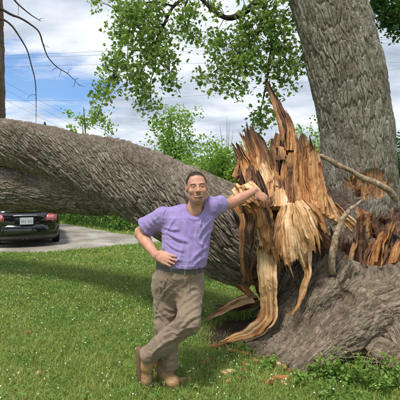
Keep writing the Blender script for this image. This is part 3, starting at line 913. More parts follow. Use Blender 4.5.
# torn heart of the butt: a rough mass behind the splinters
cf = Field(span(0.1, 1.6, 0.0125), span(3.5, 4.7, 0.0125), span(0.15, 2.2, 0.0125))
for a, b, ra, rb in ((P(248, 240, 4.0), P(284, 235, 3.97), 0.36, 0.25), (P(252, 165, 4.12), P(262, 215, 4.0), 0.10, 0.22), (P(296, 165, 4.3), P(298, 215, 4.15), 0.14, 0.16),
                     (P(262, 170, 4.12), P(280, 200, 4.06), 0.11, 0.17), (P(298, 215, 4.0), P(325, 250, 4.05), 0.2, 0.12), (P(262, 250, 3.95), P(268, 290, 3.9), 0.17, 0.09)):
    cf.cone(a, b, ra, rb, 0.05)
V, Q = cf.mesh(); V = relax(V, Q, 2)
Nn = normals(V, Q)
axv = P(292, 205, 3.9)
rel = V - axv
ang = np.arctan2(rel[:, 0], rel[:, 2]); rad = np.hypot(rel[:, 0], rel[:, 2])
fq = np.stack([ang * 9, rad * 2.5, V[:, 1] * 10], 1)
hh = fbm(fq, 4, 3, 0.6) + 0.6 * np.round(2 * vnoise(fq * 0.6, 6)) / 2
V = V + Nn * (0.05 * hh)[:, None]
cm = mesh('torn_heartwood', V, [Q], False, {'tint': np.clip(0.85 + 0.3 * fbm(V * 5, 3, 9), 0, 1), 'fib': np.stack([ang * 0.45, rad, V[:, 1]], 1)})
link('torn_heartwood', cm, M['wood'], log)

sl = lambda rows, **k: slab(log, rows, **k)
# crest of splinters standing up on the butt
sl([[(250, 188, 3.85), (268, 186, 3.82)], [(250, 160, 3.95), (265, 158, 3.92)], [(245, 138, 4.0), (257, 137, 3.98)], [(243, 122, 4.02), (253, 121, 4.0)]], tint=0.42, tip=0.7, jag=0.18, seed=1, thick=0.05, amp=0.02)
sl([[(246, 186, 3.82), (260, 192, 3.8)], [(240, 162, 3.9), (251, 160, 3.88)], [(231, 142, 3.97), (238, 140, 3.95)]], tint=0.35, tip=0.7, jag=0.2, seed=2, thick=0.04, amp=0.016)
sl([[(252, 178, 3.86), (262, 176, 3.84)], [(246, 150, 3.93), (256, 150, 3.92)], [(238, 130, 3.98), (246, 129, 3.98)]], tint=0.4, tip=0.7, jag=0.3, seed=3, thick=0.04, amp=0.016)
sl([[(262, 168, 3.9), (274, 168, 3.9)], [(258, 146, 3.97), (268, 148, 3.97)], [(252, 124, 4.0), (258, 128, 4.0)]], tint=0.85, tip=0.3, jag=0.25, seed=4, thick=0.04)
sl([[(232, 176, 3.87), (247, 188, 3.83)], [(236, 160, 3.92), (246, 164, 3.9)], [(233, 146, 3.97), (240, 145, 3.97)]], tint=0.85, jag=0.3, seed=5)
# the tall dark slab with the bark still on
sl([[(280, 150, 4.05), (300, 150, 4.03)], [(279, 130, 4.1), (294, 129, 4.08)], [(274, 109, 4.15), (284, 108, 4.14)], [(269, 95, 4.2), (275, 93, 4.2)], [(264.5, 80, 4.22), (267, 79, 4.22)]], tint=1.0, tvar=0.15, jag=0.06, seed=6, thick=0.06, amp=0.014, nr=34)
sl([[(286, 150, 4.0), (298, 150, 4.0)], [(287, 128, 4.05), (295, 128, 4.05)], [(281, 108, 4.12), (285, 108, 4.12)]], tint=0.6, tip=0.5, jag=0.3, seed=7)
# ragged block under it
sl([[(270, 180, 4.06), (300, 178, 4.08)], [(270, 152, 4.02), (302, 148, 3.98)], [(272, 131, 4.05), (300, 128, 4.05)]], tint=0.72, tip=0.3, jag=0.3, seed=8, amp=0.03, thick=0.06, nc=34)
sl([[(292, 174, 4.1), (316, 176, 4.0)], [(294, 148, 4.06), (316, 152, 3.99)], [(294, 130, 4.06), (312, 134, 4.0)]], tint=0.5, tip=0.45, jag=0.4, seed=9, amp=0.02, nc=28)
sl([[(306, 178, 4.0), (320, 180, 3.95)], [(308, 154, 3.99), (320, 158, 3.95)], [(310, 138, 4.0), (319, 142, 3.97)]], tint=0.6, tip=0.4, jag=0.4, seed=10, amp=0.016)
# pale sheet from the crest down behind the hand
sl([[(256, 205, 3.66), (282, 208, 3.66)], [(246, 182, 3.74), (278, 188, 3.76)], [(240, 165, 3.82), (270, 166, 3.85)], [(238, 152, 3.9), (262, 150, 3.92)]], tint=0.15, jag=0.35, seed=11, amp=0.02, nc=34, nr=30, thick=0.04)
sl([[(268, 206, 3.62), (290, 206, 3.62)], [(268, 182, 3.72), (288, 182, 3.76)], [(270, 162, 3.82), (282, 160, 3.86)]], tint=0.12, jag=0.45, seed=12, amp=0.02, nc=30)
sl([[(276, 204, 3.64), (292, 205, 3.66)], [(274, 178, 3.76), (290, 176, 3.8)], [(276, 158, 3.88), (288, 154, 3.9)]], tint=0.62, jag=0.5, seed=13, amp=0.015)
sl([[(262, 206, 3.64), (272, 208, 3.63)], [(258, 186, 3.70), (266, 186, 3.70)], [(252, 168, 3.78), (257, 166, 3.78)]], tint=0.9, jag=0.3, seed=55, amp=0.014)
sl([[(246, 186, 3.74), (256, 190, 3.70)], [(246, 174, 3.77), (255, 174, 3.76)], [(247, 164, 3.80), (253, 163, 3.80)]], tint=0.95, jag=0.4, seed=56, amp=0.014)
sl([[(284, 206, 3.66), (293, 206, 3.66)], [(286, 184, 3.74), (293, 184, 3.76)], [(289, 160, 3.84), (294, 158, 3.86)]], tint=0.8, jag=0.3, seed=57, amp=0.012)
sl([[(274, 148, 3.98), (286, 150, 3.95)], [(275, 162, 3.88), (287, 163, 3.85)], [(279, 176, 3.82), (287, 178, 3.79)]], tint=0.88, jag=0.5, seed=58, amp=0.02)
sl([[(258, 197, 3.56), (272, 196, 3.55)], [(260, 204, 3.52), (274, 203, 3.51)], [(264, 213, 3.53), (275, 211, 3.52)]], tint=0.8, jag=0.5, seed=59, amp=0.016, crumb=0.02)
# the big hollow orange slab
sl([[(288, 207, 3.70), (305, 212, 3.72), (326, 206, 3.66)], [(283, 190, 3.76), (303, 192, 3.88), (325, 190, 3.74)], [(282, 170, 3.82), (302, 172, 3.94), (322, 170, 3.82)], [(284, 150, 3.88), (302, 152, 3.97), (319, 150, 3.89)], [(286, 134, 3.94), (300, 132, 4.0), (315, 138, 3.96)]], tint=0.36, jag=0.35, seed=14, amp=0.009, nc=44, nr=40, thick=0.05, freq=26, tvar=0.45)
sl([[(318, 212, 3.62), (330, 216, 3.66)], [(317, 188, 3.70), (326, 190, 3.74)], [(314, 160, 3.82), (321, 162, 3.84)]], tint=0.28, jag=0.3, seed=15, amp=0.012)
sl([[(326, 216, 3.72), (346, 226, 3.86)], [(322, 200, 3.76), (334, 204, 3.84)], [(318, 180, 3.82), (325, 182, 3.86)]], tint=0.25, jag=0.3, seed=16)
sl([[(352, 232, 3.96), (356, 222, 4.0)], [(336, 216, 3.92), (342, 208, 3.96)], [(325, 203, 3.88), (330, 197, 3.9)]], tint=0.35, jag=0.25, seed=17)
# the fold and the pale planks hanging below it
sl([[(281, 207, 3.62), (288, 205, 3.60)], [(273, 224, 3.60), (286, 225, 3.57)], [(267, 246, 3.60), (284, 249, 3.57)], [(274, 264, 3.63), (286, 268, 3.60)]], tint=0.25, jag=0.3, seed=18, tvar=0.55, amp=0.008, nc=24, nr=34, thick=0.06, freq=16, bow=0.025)
sl([[(285, 205, 3.61), (292, 204, 3.59)], [(281, 226, 3.52), (293, 226, 3.50)], [(282, 252, 3.49), (297, 250, 3.47)], [(292, 286, 3.50), (299, 282, 3.49)]], tint=0.06, jag=0.3, seed=19, tvar=0.55, amp=0.008, nc=22, nr=36, thick=0.06, freq=16, bow=0.025)
sl([[(289, 204, 3.62), (297, 203, 3.60)], [(291, 224, 3.55), (302, 221, 3.53)], [(295, 247, 3.53), (308, 242, 3.52)], [(304, 270, 3.56), (311, 265, 3.56)]], tint=0.0, jag=0.35, seed=20, tvar=0.55, amp=0.008, nc=20, nr=32, thick=0.06, freq=16, bow=0.025)
sl([[(294, 203, 3.63), (301, 201, 3.62)], [(299, 218, 3.54), (310, 213, 3.53)], [(306, 239, 3.49), (318, 232, 3.49)], [(315, 263, 3.50), (321, 257, 3.50)]], tint=0.03, jag=0.4, seed=21, tvar=0.55, amp=0.008, nc=20, nr=32, thick=0.06, freq=16, bow=0.025)
sl([[(298, 202, 3.64), (305, 199, 3.64)], [(306, 213, 3.59), (316, 206, 3.59)], [(313, 228, 3.57), (325, 219, 3.58)], [(323, 245, 3.58), (330, 236, 3.6)]], tint=0.12, jag=0.45, seed=54, tvar=0.55, amp=0.008, nc=20, nr=30, thick=0.06, freq=16, bow=0.025)
sl([[(296, 197, 3.70), (318, 200, 3.68)], [(298, 208, 3.62), (320, 207, 3.62)], [(301, 217, 3.585), (321, 216, 3.59)]], tint=0.55, jag=0.5, seed=53, amp=0.016, nc=24, crumb=0.02)
# chunks under and left of the hand
sl([[(232, 190, 3.66), (252, 180, 3.66)], [(238, 200, 3.54), (262, 191, 3.56)], [(248, 210, 3.5), (270, 202, 3.5)]], tint=0.08, jag=0.3, seed=22, amp=0.02, nc=28, thick=0.06)
sl([[(240, 202, 3.62), (266, 199, 3.55)], [(248, 216, 3.56), (272, 212, 3.5)], [(254, 236, 3.55), (274, 232, 3.52)]], tint=0.5, jag=0.45, seed=23, amp=0.022, nc=28, thick=0.06)
sl([[(228, 196, 3.64), (244, 188, 3.64)], [(232, 206, 3.57), (250, 200, 3.56)], [(240, 218, 3.55), (256, 212, 3.54)]], tint=0.3, jag=0.4, seed=24, amp=0.02)
sl([[(250, 226, 3.6), (262, 224, 3.58)], [(252, 242, 3.58), (264, 242, 3.56)], [(254, 262, 3.6), (268, 258, 3.58)]], tint=0.2, jag=0.5, seed=25, amp=0.012, nc=26)
sl([[(260, 224, 3.56), (272, 222, 3.54)], [(262, 238, 3.55), (274, 238, 3.53)], [(266, 254, 3.57), (276, 252, 3.55)]], tint=0.55, jag=0.5, seed=26, amp=0.012)
sl([[(228, 240, 3.68), (238, 236, 3.64)], [(230, 250, 3.66), (240, 248, 3.63)], [(234, 264, 3.66), (240, 262, 3.64)]], tint=0.2, jag=0.5, seed=27)
# red-brown inner bark strip
sl([[(239, 214, 3.56), (256, 212, 3.53)], [(239, 238, 3.54), (255, 236, 3.51)], [(240, 262, 3.57), (252, 262, 3.54)], [(244, 292, 3.66), (254, 290, 3.64)]], tint=0.82, jag=0.2, seed=28, amp=0.016, nr=30, thick=0.04)
sl([[(236, 258, 3.62), (246, 262, 3.58)], [(242, 274, 3.64), (252, 276, 3.61)], [(250, 290, 3.68), (256, 292, 3.66)]], tint=0.75, jag=0.3, seed=29)
# strip that runs down and curls out over the grass
sl([[(256, 236, 3.72), (276, 234, 3.70)], [(257, 258, 3.66), (276, 256, 3.63)], [(258, 278, 3.62), (277, 278, 3.58)], [(260, 298, 3.64), (277, 300, 3.6)], [(259, 314, 3.66), (276, 320, 3.6)], [(246, 327, 3.70), (258, 338, 3.66)], [(232, 334, 3.76), (238, 342, 3.72)], [(219, 341.5, 3.82), (220, 343, 3.81)]], tint=0.02, tvar=0.15, jag=0.06, seed=30, amp=0.010, nr=60, nc=26, thick=0.035, freq=30)
sl([[(262, 286, 3.75), (268, 284, 3.74)], [(262, 306, 3.74), (267, 308, 3.72)], [(254, 318, 3.78), (256, 322, 3.77)]], tint=0.3, jag=0.3, seed=31)
sl([[(298, 246, 3.66), (312, 244, 3.66)], [(300, 262, 3.62), (312, 259, 3.62)], [(304, 274, 3.58), (311, 274, 3.57)], [(299, 290, 3.58), (306, 292, 3.56)], [(297, 305, 3.55), (300, 307, 3.54)], [(288, 318, 3.52), (289, 319, 3.52)]], tint=0.1, jag=0.1, seed=32, nr=36, nc=12, thick=0.02)
# lower edge of the trunk
sl([[(222, 274, 3.85), (228, 266, 3.82)], [(236, 286, 3.82), (242, 280, 3.78)], [(252, 300, 3.8), (256, 296, 3.76)]], tint=0.5, jag=0.2, seed=33)
# torn wood standing in the stump
ss = lambda rows, **k: slab(stump, rows, **k)
ss([[(336, 276, 4.02), (352, 278, 3.98)], [(340, 246, 4.1), (356, 246, 4.06)], [(346, 222, 4.15), (360, 216, 4.12)]], tint=0.95, jag=0.5, seed=41, amp=0.022, crumb=0.028, thick=0.08)
ss([[(350, 280, 3.98), (366, 280, 3.95)], [(352, 250, 4.06), (368, 248, 4.04)], [(356, 214, 4.12), (370, 210, 4.12)]], tint=0.9, jag=0.5, seed=42, amp=0.022, crumb=0.028, thick=0.08)
ss([[(362, 276, 3.96), (384, 272, 3.9)], [(366, 250, 4.0), (390, 244, 3.96)], [(376, 226, 4.06), (398, 214, 4.04)]], tint=0.62, jag=0.55, seed=43, amp=0.022, crumb=0.028, nc=30, thick=0.08)
ss([[(382, 272, 3.9), (404, 264, 3.88)], [(386, 244, 3.98), (412, 240, 3.96)], [(394, 220, 4.04), (420, 210, 4.02)]], tint=0.72, jag=0.55, seed=44, amp=0.022, crumb=0.028, nc=30, thick=0.08)
ss([[(358, 240, 4.16), (386, 236, 4.16)], [(356, 216, 4.2), (386, 212, 4.2)], [(352, 200, 4.22), (384, 200, 4.22)]], tint=0.9, jag=0.55, seed=45, amp=0.025, crumb=0.035, nc=30, thick=0.1)
ss([[(380, 236, 4.15), (416, 232, 4.15)], [(380, 214, 4.2), (416, 210, 4.2)], [(382, 202, 4.22), (412, 196, 4.22)]], tint=0.95, jag=0.45, seed=46, amp=0.025, crumb=0.035, nc=30, thick=0.1)
ss([[(408, 262, 3.92), (450, 262, 4.0)], [(408, 236, 4.0), (450, 236, 4.05)], [(408, 208, 4.1), (446, 206, 4.1)]], tint=0.7, jag=0.55, seed=47, amp=0.025, crumb=0.035, nc=30, thick=0.1)
ss([[(332, 262, 4.08), (344, 268, 4.02)], [(328, 240, 4.14), (340, 240, 4.1)], [(322, 226, 4.18), (334, 222, 4.15)]], tint=0.95, jag=0.5, seed=48, amp=0.02, thick=0.08)
ss([[(372, 262, 3.9), (378, 262, 3.88)], [(374, 246, 3.92), (382, 244, 3.91)], [(382, 228, 3.98), (388, 226, 3.97)]], tint=0.25, jag=0.55, seed=49, amp=0.01, nc=10)
ss([[(346, 270, 3.93), (350, 270, 3.92)], [(350, 250, 3.97), (356, 248, 3.96)], [(354, 232, 4.03), (358, 230, 4.02)]], tint=0.45, jag=0.55, seed=50, amp=0.01, nc=10)
ss([[(388, 264, 3.86), (396, 262, 3.85)], [(392, 250, 3.88), (402, 246, 3.88)], [(402, 232, 3.95), (410, 228, 3.94)]], tint=0.35, jag=0.55, seed=52, amp=0.012, nc=12)
# torn wood and bark flaps round the wound on the standing trunk
rs = np.random.default_rng(77)
for i in range(12):
    x, y = 350 + 44 * rs.uniform(), 166 + 34 * rs.uniform()
    w_ = rs.uniform(1.2, 3.2); L_ = rs.uniform(8, 17); Yt = 4.56 + 0.0011 * (x - 357) ** 2 * 0.25
    slab(tree, [[(x - w_, y + L_ * .5, Yt + 0.01), (x + w_, y + L_ * .5, Yt + 0.01)], [(x - w_, y, Yt - 0.01), (x + w_, y, Yt - 0.01)], [(x - w_ * .5, y - L_ * .5, Yt - rs.uniform(0.0, 0.04)), (x + w_ * .5, y - L_ * .5, Yt - rs.uniform(0.0, 0.04))]],
         tint=float(rs.choice([0.2, 0.45, 0.7, 0.85])), jag=0.4, jag0=0.3, seed=600 + i, nc=9, nr=9, thick=0.02, amp=0.005, crumb=0.006)

# ------------------------------------------------------------------ bare sticks
V, Fc = tube(np.array([np.r_[P(x, y, Y), r] for x, y, Y, r in ((319, 155, 4.0, 0.016), (322, 156.5, 4.0, 0.022), (330, 160, 3.98, 0.024), (337, 164.5, 3.97, 0.028), (345, 168, 3.96, 0.025), (355, 173, 3.95, 0.026), (362, 177.5, 3.94, 0.030), (370, 180.5, 3.93, 0.028), (379, 184.5, 3.92, 0.030), (387, 189, 3.92, 0.030), (392, 194, 3.94, 0.031), (396, 200, 3.98, 0.028))]), 16, 120, 0.22, 3)
tag(link('bare_stick', mesh('bare_stick', V, Fc), M['stick']), 'long straight barkless branch slanting across the standing trunk down to the stump', 'branch')
V, Fc = tube(np.array([np.r_[P(x, y, Y), r] for x, y, Y, r in ((332.5, 273, 3.74, 0.033), (331.5, 266, 3.72, 0.037), (332, 256, 3.72, 0.035), (334.5, 243, 3.72, 0.034), (335.5, 236, 3.74, 0.031), (340, 226, 3.78, 0.030), (342, 220, 3.79, 0.026), (347, 213, 3.82, 0.024), (350, 209, 3.84, 0.019), (356, 205, 3.9, 0.018), (362, 200, 3.95, 0.010))]), 16, 120, 0.25, 9)
tag(link('crooked_stick', mesh('crooked_stick', V, Fc), M['stick']), 'crooked pale grey branch bending up beside the torn stump wood', 'branch')
# ------------------------------------------------------------------ trees and shrubs behind
def shrub(name, label, cat, base, h, w, n, mat, leafsize, seed, group=None, stems=4, shape=QUAD, lean=0.0, sparse=False):
    r = np.random.default_rng(seed)
    base = np.asarray(base, float)
    t = thing(name, tuple(base), label, cat, group)
    tips = []
    for s in range(stems):
        a = r.uniform(0, 2 * np.pi); k = r.uniform(0.15, 0.42)
        top = base + np.array([math.cos(a) * w * k + lean, math.sin(a) * w * k, h * r.uniform(0.7, 0.97)])
        mid = base + np.array([math.cos(a) * w * k * 0.35, math.sin(a) * w * k * 0.35, h * 0.45])
        r0 = 0.012 * h + 0.006
        V, Fc = tube(np.array([np.r_[base - [0, 0, 0.05], r0], np.r_[mid, r0 * 0.65], np.r_[top, r0 * 0.2]]), 6, 14, 0.1, s)
        link('trunk' if stems < 3 else 'stem', mesh('stem', V, Fc), M['twig'], t)
        for q in catmull(np.array([base, mid, top]), 12)[3:]: tips.append(q)
    tips = np.array(tips)
    nb = max(12, n // 40)
    c = tips[r.integers(0, len(tips), nb)] + r.normal(size=(nb, 3)) * np.array([w * 0.2, w * 0.2, h * 0.09])
    c[:, 2] = np.clip(c[:, 2], base[2] + 0.12 * h if not sparse else base[2] + 0.3 * h, base[2] + h)
    L = np.repeat(c, n // nb, 0)
    L = L + r.normal(size=L.shape) * (0.09 * w if not sparse else 0.06 * w)
    V, Fc, A = leaves(L, leafsize, shape, 0.25, seed)
    o = link('crown', mesh('crown', V, Fc, False, A), M[mat], t); o['kind'] = 'stuff'
    return t
def gp(px, Y): return ((px - 200) / F * Y, Y, 0.0)
grp = 'shrubs and young trees beyond the drive'
shrub('young_tree', 'feathery young tree showing above the log near the overhead cables', 'tree', gp(90, 17), 4.9, 1.9, 2600, 'leaf_light', 0.14, 61, grp, 3, sparse=True)
shrub('young_tree', 'tall pale green tree directly above and left of the man\'s head', 'tree', gp(183, 19), 5.1, 2.1, 4600, 'leaf_light', 0.15, 62, grp, 3)
shrub('young_tree', 'lower bushy sapling behind the log just left of the head', 'tree', gp(203, 16.5), 3.1, 2.0, 4600, 'leaf_light', 0.14, 63, grp, 4)
shrub('bright_shrub', 'bright yellow green shrub between the head and the splinters', 'shrub', gp(224, 14.6), 3.0, 2.0, 7000, 'leaf_light', 0.13, 64, grp, 6)
shrub('bright_shrub', 'broad shrub behind the man\'s raised arm', 'shrub', gp(243, 15.2), 2.75, 2.2, 6000, 'leaf_light', 0.13, 65, grp, 6)
shrub('young_tree', 'light green tree showing between the splinters and the standing trunk', 'tree', gp(318, 20), 4.3, 3.0, 6000, 'leaf_light', 0.16, 66, grp, 4)
shrub('young_tree', 'leafy tree partly hidden by the torn crest of splinters', 'tree', gp(286, 22), 4.1, 3.2, 4500, 'leaf', 0.17, 67, grp, 4)
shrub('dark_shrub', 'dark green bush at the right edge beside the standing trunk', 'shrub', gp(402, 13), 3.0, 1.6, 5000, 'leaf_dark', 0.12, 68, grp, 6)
shrub('bright_shrub', 'low yellow green bush at the right edge below the dark bush', 'shrub', gp(398, 11), 1.55, 1.0, 1400, 'leaf_light', 0.08, 69, grp, 5)
shrub('young_tree', 'spindly pale tree beside the tallest tree behind the log', 'tree', gp(170, 21), 4.8, 1.5, 900, 'leaf_light', 0.13, 70, grp, 2, sparse=True)
# bare dead sapling
t = thing('dead_sapling', gp(227, 20), 'thin leafless sapling standing grey against the sky above the shrubs', 'tree')
for i, (dx, dz) in enumerate(((0.0, 5.0), (-0.35, 4.6), (0.3, 4.3), (0.12, 4.75))):
    b = np.array(gp(227, 20))
    V, Fc = tube(np.array([np.r_[b, 0.05], np.r_[b + [dx * 0.3, 0, 2.2], 0.03], np.r_[b + [dx, 0.05, dz], 0.007]]), 5, 12)
    link('stem', mesh('stem', V, Fc), M['stick'], t)

# hedge along the far side of the drive
def hedge(name, label, pts, h, n, seed, mat='leaf_hedge'):
    r = np.random.default_rng(seed)
    pts = np.array(pts, float)
    t = thing(name, tuple(np.r_[pts[len(pts) // 2], 0]), label, 'hedge')
    E = catmull(np.c_[pts, np.zeros(len(pts))], 400)[:, :2]
    i = r.integers(0, 400, n)
    th = h * (0.86 + 0.2 * fbm(np.c_[E * 0.8, np.zeros(400)], 3, seed))[i]
    z = th * r.uniform(0.0, 1, n) ** 0.8
    off = np.abs(r.normal(0, 0.32, n)) * -1 + 0.1
    p = np.c_[E[i, 0] + r.normal(0, 0.08, n), E[i, 1] + off * (1.15 - 0.5 * z / h) + 0.16 * fbm(np.c_[E[i] * 1.5, z * 1.5], 3, seed + 2), z]
    V, Fc, A = leaves(p, 0.10, QUAD, 0.3, seed)
    o = link('foliage', mesh('foliage', V, Fc, False, A), M[mat], t); o['kind'] = 'stuff'
    # dark woody inside
    s = catmull(np.c_[pts, np.zeros(len(pts))], 60)
    parts = [tube(np.array([np.r_[q + [0, 0.25, -0.05], 0.03], np.r_[q + [r.normal(0, 0.2), 0.3, h * 0.5], 0.02], np.r_[q + [r.normal(0, 0.3), 0.2, h * 0.95], 0.006]]), 5, 8) for q in s]
    V, Fc, _ = merge(parts)
    o = link('stems', mesh('stems', V, Fc), M['twig'], t); o['kind'] = 'stuff'
hedge('hedge', 'dense green hedge along the far side of the gravel drive', [(-14, 21), (-9.5, 19.5), (-6.4, 17.6), (-4.2, 15.2), (-2.3, 13.6), (0.5, 13.9), (5, 14.4), (9, 15)], 1.85, 34000, 71)
r = np.random.default_rng(5)
# far wood closing the view
parts = []
for i in range(70):
    X = -75 + i * 2.3 + r.normal(0, 0.8); Y = 62 + r.normal(0, 4); hgt = r.uniform(4.5, 6.5); w = r.uniform(2, 3.4)
    n = 150
    q = r.normal(size=(n, 3)); q /= np.linalg.norm(q, axis=1, keepdims=True)
    p = np.array([X, Y, hgt * 0.5]) + q * np.array([w, w * 0.6, hgt * 0.5]) * r.uniform(0.75, 1.0, (n, 1))
    parts.append(leaves(p, 0.9, QUAD, 0.2, 200 + i))
V, Fc, A = merge(parts)
tag(link('distant_wood', mesh('distant_wood', V, Fc, False, A), M['leaf_hedge']), 'low line of far off woodland behind the shrubs', 'woodland', kind='stuff')

# white building glimpsed between the splinters and the trunk
M['siding'] = material('siding', lambda t: principled(t, t.ramp(t.noise(t.obj(), 3, 4), [(0.3, (0.66, 0.67, 0.68)), (0.7, (0.76, 0.77, 0.78))]), 0.6))
M['shingle'] = material('shingle', lambda t: principled(t, t.ramp(t.noise(t.obj(), 8, 4), [(0.3, (0.06, 0.06, 0.065)), (0.7, (0.13, 0.13, 0.135))]), 0.9))
M['glass_dark'] = material('glass_dark', lambda t: principled(t, (0.02, 0.025, 0.03), 0.08, spec=0.6))
hx, hyy = 6.85, 23.0
hs = thing('white_building', (hx, hyy, 0), 'white building glimpsed between the torn butt and the standing trunk', 'building')
link('wall', mesh('wall', *box((hx, hyy + 1.5, 1.15), (3.2, 3.0, 2.3))[:2], smooth=False), M['siding'], hs)
V = np.array([[hx - 1.8, hyy - 0.25, 2.28], [hx + 1.8, hyy - 0.25, 2.28], [hx + 1.8, hyy + 3.25, 2.28], [hx - 1.8, hyy + 3.25, 2.28], [hx - 1.8, hyy + 1.5, 3.0], [hx + 1.8, hyy + 1.5, 3.0]])
link('roof', mesh('roof', V, [np.array([[0, 1, 5, 4], [2, 3, 4, 5], [3, 2, 1, 0]]), np.array([[0, 4, 3], [1, 2, 5]])], False), M['shingle'], hs)
for i in range(9):
    link('board', mesh('board', *box((hx, hyy - 0.012, 0.22 + i * 0.235), (3.2, 0.02, 0.215)), smooth=False), M['siding'], hs)
wn = link('window', mesh('window', *box((hx + 0.35, hyy - 0.03, 1.35), (0.8, 0.04, 0.95)), smooth=False), M['glass_dark'], hs)
for dx in (-0.42, 0.0, 0.42):
    link('frame', mesh('frame', *box((hx + 0.35 + dx, hyy - 0.055, 1.35), (0.06, 0.03, 1.05)), smooth=False), M['siding'], wn)

# ------------------------------------------------------------------ dead trunk at the left edge
dt = thing('dead_tree', (-6.75, 13.0, 0), 'brown flaky trunk with bare drooping branches at the left edge', 'tree')
DA = np.array([[-6.72, 13, -0.1, 0.52], [-6.74, 13, 1.5, 0.44], [-6.76, 13, 4.0, 0.40], [-6.80, 13, 7.0, 0.36], [-6.86, 13, 10.0, 0.3]])
V, Fc, A = bark_tube(DA, 90, 260, 30, 0.16, 0.06, 0.5, 81, 0.08)
link('trunk', mesh('trunk', V, Fc, True, A), M['bark_dead'], dt)
def dbranch(pts):
    V, Fc = tube(np.array([np.r_[P(x, y, Y), r * 1.25] for x, y, Y, r in pts]), 7, len(pts) * 6, 0.15, 4)
    link('branch', mesh('branch', V, Fc), M['twig'], dt)
dbranch([(-6, 5, 13, 0.045), (3, 10, 12.9, 0.035), (12, 15, 12.8, 0.03), (20, 18, 12.7, 0.027), (30, 24, 12.6, 0.023), (39, 32, 12.5, 0.02), (43, 44, 12.5, 0.017), (48, 57, 12.4, 0.014), (57, 67, 12.4, 0.012), (68, 74, 12.4, 0.009), (80, 86, 12.4, 0.004)])
dbranch([(-6, 16, 13, 0.04), (4, 20, 12.8, 0.03), (12, 26, 12.6, 0.024), (19, 36, 12.5, 0.02), (27, 50, 12.4, 0.017), (31, 64, 12.4, 0.014), (35, 80, 12.4, 0.012), (36, 95, 12.4, 0.01), (36, 123, 12.4, 0.005)])
dbranch([(-4, -22, 13, 0.04), (10, -6, 12.8, 0.03), (17, 3, 12.7, 0.022), (26, 11, 12.6, 0.017), (34, 17, 12.5, 0.013), (41, 21, 12.5, 0.006)])
for a, b, c in (((18, 4), (18.5, 9), (18, 16)), ((43, 44), (46, 46), (49, 47.5)), ((57, 67), (54, 69), (51, 72)), ((61, 70), (60, 74), (59, 77)), ((68, 74), (69, 70), (72, 69)), ((75, 80), (77, 79), (79, 78)), ((36, 95), (31, 95), (27, 99)), ((78, 84), (82, 86), (85, 86.5)), ((75, 82), (74, 86), (72, 87)), ((39, 21), (40, 19), (43, 18))):
    dbranch([(*a, 12.45, 0.006), (*b, 12.45, 0.005), (*c, 12.45, 0.003)])

# ------------------------------------------------------------------ overhead cables
cables = [((-60, 58, 34), (100, 51.5, 36), (420, 38, 40), 'uppermost of the level overhead cables crossing the sky'),
          ((-60, 61.5, 34), (100, 55, 36), (420, 42, 40), 'cable just under the uppermost overhead cable'),
          ((-60, 69, 34), (110, 64.5, 36), (420, 62, 40), 'third overhead cable from the top, below the close pair'),
          ((-40, 101, 34), (180, 97, 36), (420, 66, 38), 'lowest level overhead cable, passing behind the hanging leaves')]
for a, b, c, lab in cables:
    V, Fc = tube(np.array([np.r_[P(*q), 0.010] for q in (a, b, c)]), 6, 40)
    tag(link('overhead_cable', mesh('overhead_cable', V, Fc), M['cable']), lab, 'cable', 'overhead cables')
for a, b, lab in (((-40, 58, 24), (110, 136, 44), 'upper of the slanting cables running down behind the log at left'), ((-40, 66, 24), (105, 140, 44), 'middle slanting cable at left running down behind the log'), ((-40, 78, 24), (90, 140, 44), 'lower of the slanting cables running down behind the log at left')):
    V, Fc = tube(np.array([np.r_[P(*a), 0.007], np.r_[(P(*a) + P(*b)) / 2 - [0, 0, 0.1], 0.008], np.r_[P(*b), 0.010]]), 6, 30)
    tag(link('overhead_cable', mesh('overhead_cable', V, Fc), M['cable']), lab, 'cable', 'overhead cables')
# ------------------------------------------------------------------ grass, clover, flowers
r = np.random.default_rng(12)
def lawn_points(n, y0, y1, half=0.62, extra=0.5):
    Y = np.sqrt(r.uniform(y0 * y0, y1 * y1, n)); X = r.uniform(-1, 1, n) * (half * Y + extra)
    return X, Y
def bare(x, y):
    d = ((x - 0.75) * 0.95) ** 2 + ((y - 4.05) * 1.3) ** 2
    return d + 0.35 * fbm(np.stack([x * 3, y * 3, 0 * x], -1), 3, 4)
def blades(X, Y, hmin, hmax, w, seed):
    rr = np.random.default_rng(seed); n = len(X)
    a = rr.uniform(0, 2 * np.pi, n); la = rr.uniform(0, 2 * np.pi, n)
    h = rr.uniform(hmin, hmax, n) * (1 + 0.35 * fbm(np.stack([X * 2, Y * 2, 0 * X], -1), 2, 6))
    bend = rr.uniform(0.25, 1.0, n) * h
    wd = w * rr.uniform(0.6, 1.3, n)
    sx, sy = np.cos(a) * wd / 2, np.sin(a) * wd / 2
    bx, by = np.cos(la), np.sin(la)
    Z = np.zeros(n)
    V = np.stack([np.stack([X - sx, Y - sy, Z], -1), np.stack([X + sx, Y + sy, Z], -1),
                  np.stack([X + sx * .8 + bx * bend * .3, Y + sy * .8 + by * bend * .3, h * 0.6], -1), np.stack([X - sx * .8 + bx * bend * .3, Y - sy * .8 + by * bend * .3, h * 0.6], -1),
                  np.stack([X + bx * bend, Y + by * bend, h], -1)], 1)
    b = (np.arange(n) * 5)[:, None]
    rn = np.clip(rr.normal(0.45, 0.25, n), 0, 1)
    return V.reshape(-1, 3), [b + np.array([[0, 1, 2, 3]]), b + np.array([[3, 2, 4]])], {'rnd': np.repeat(rn, 5)}
sets = []
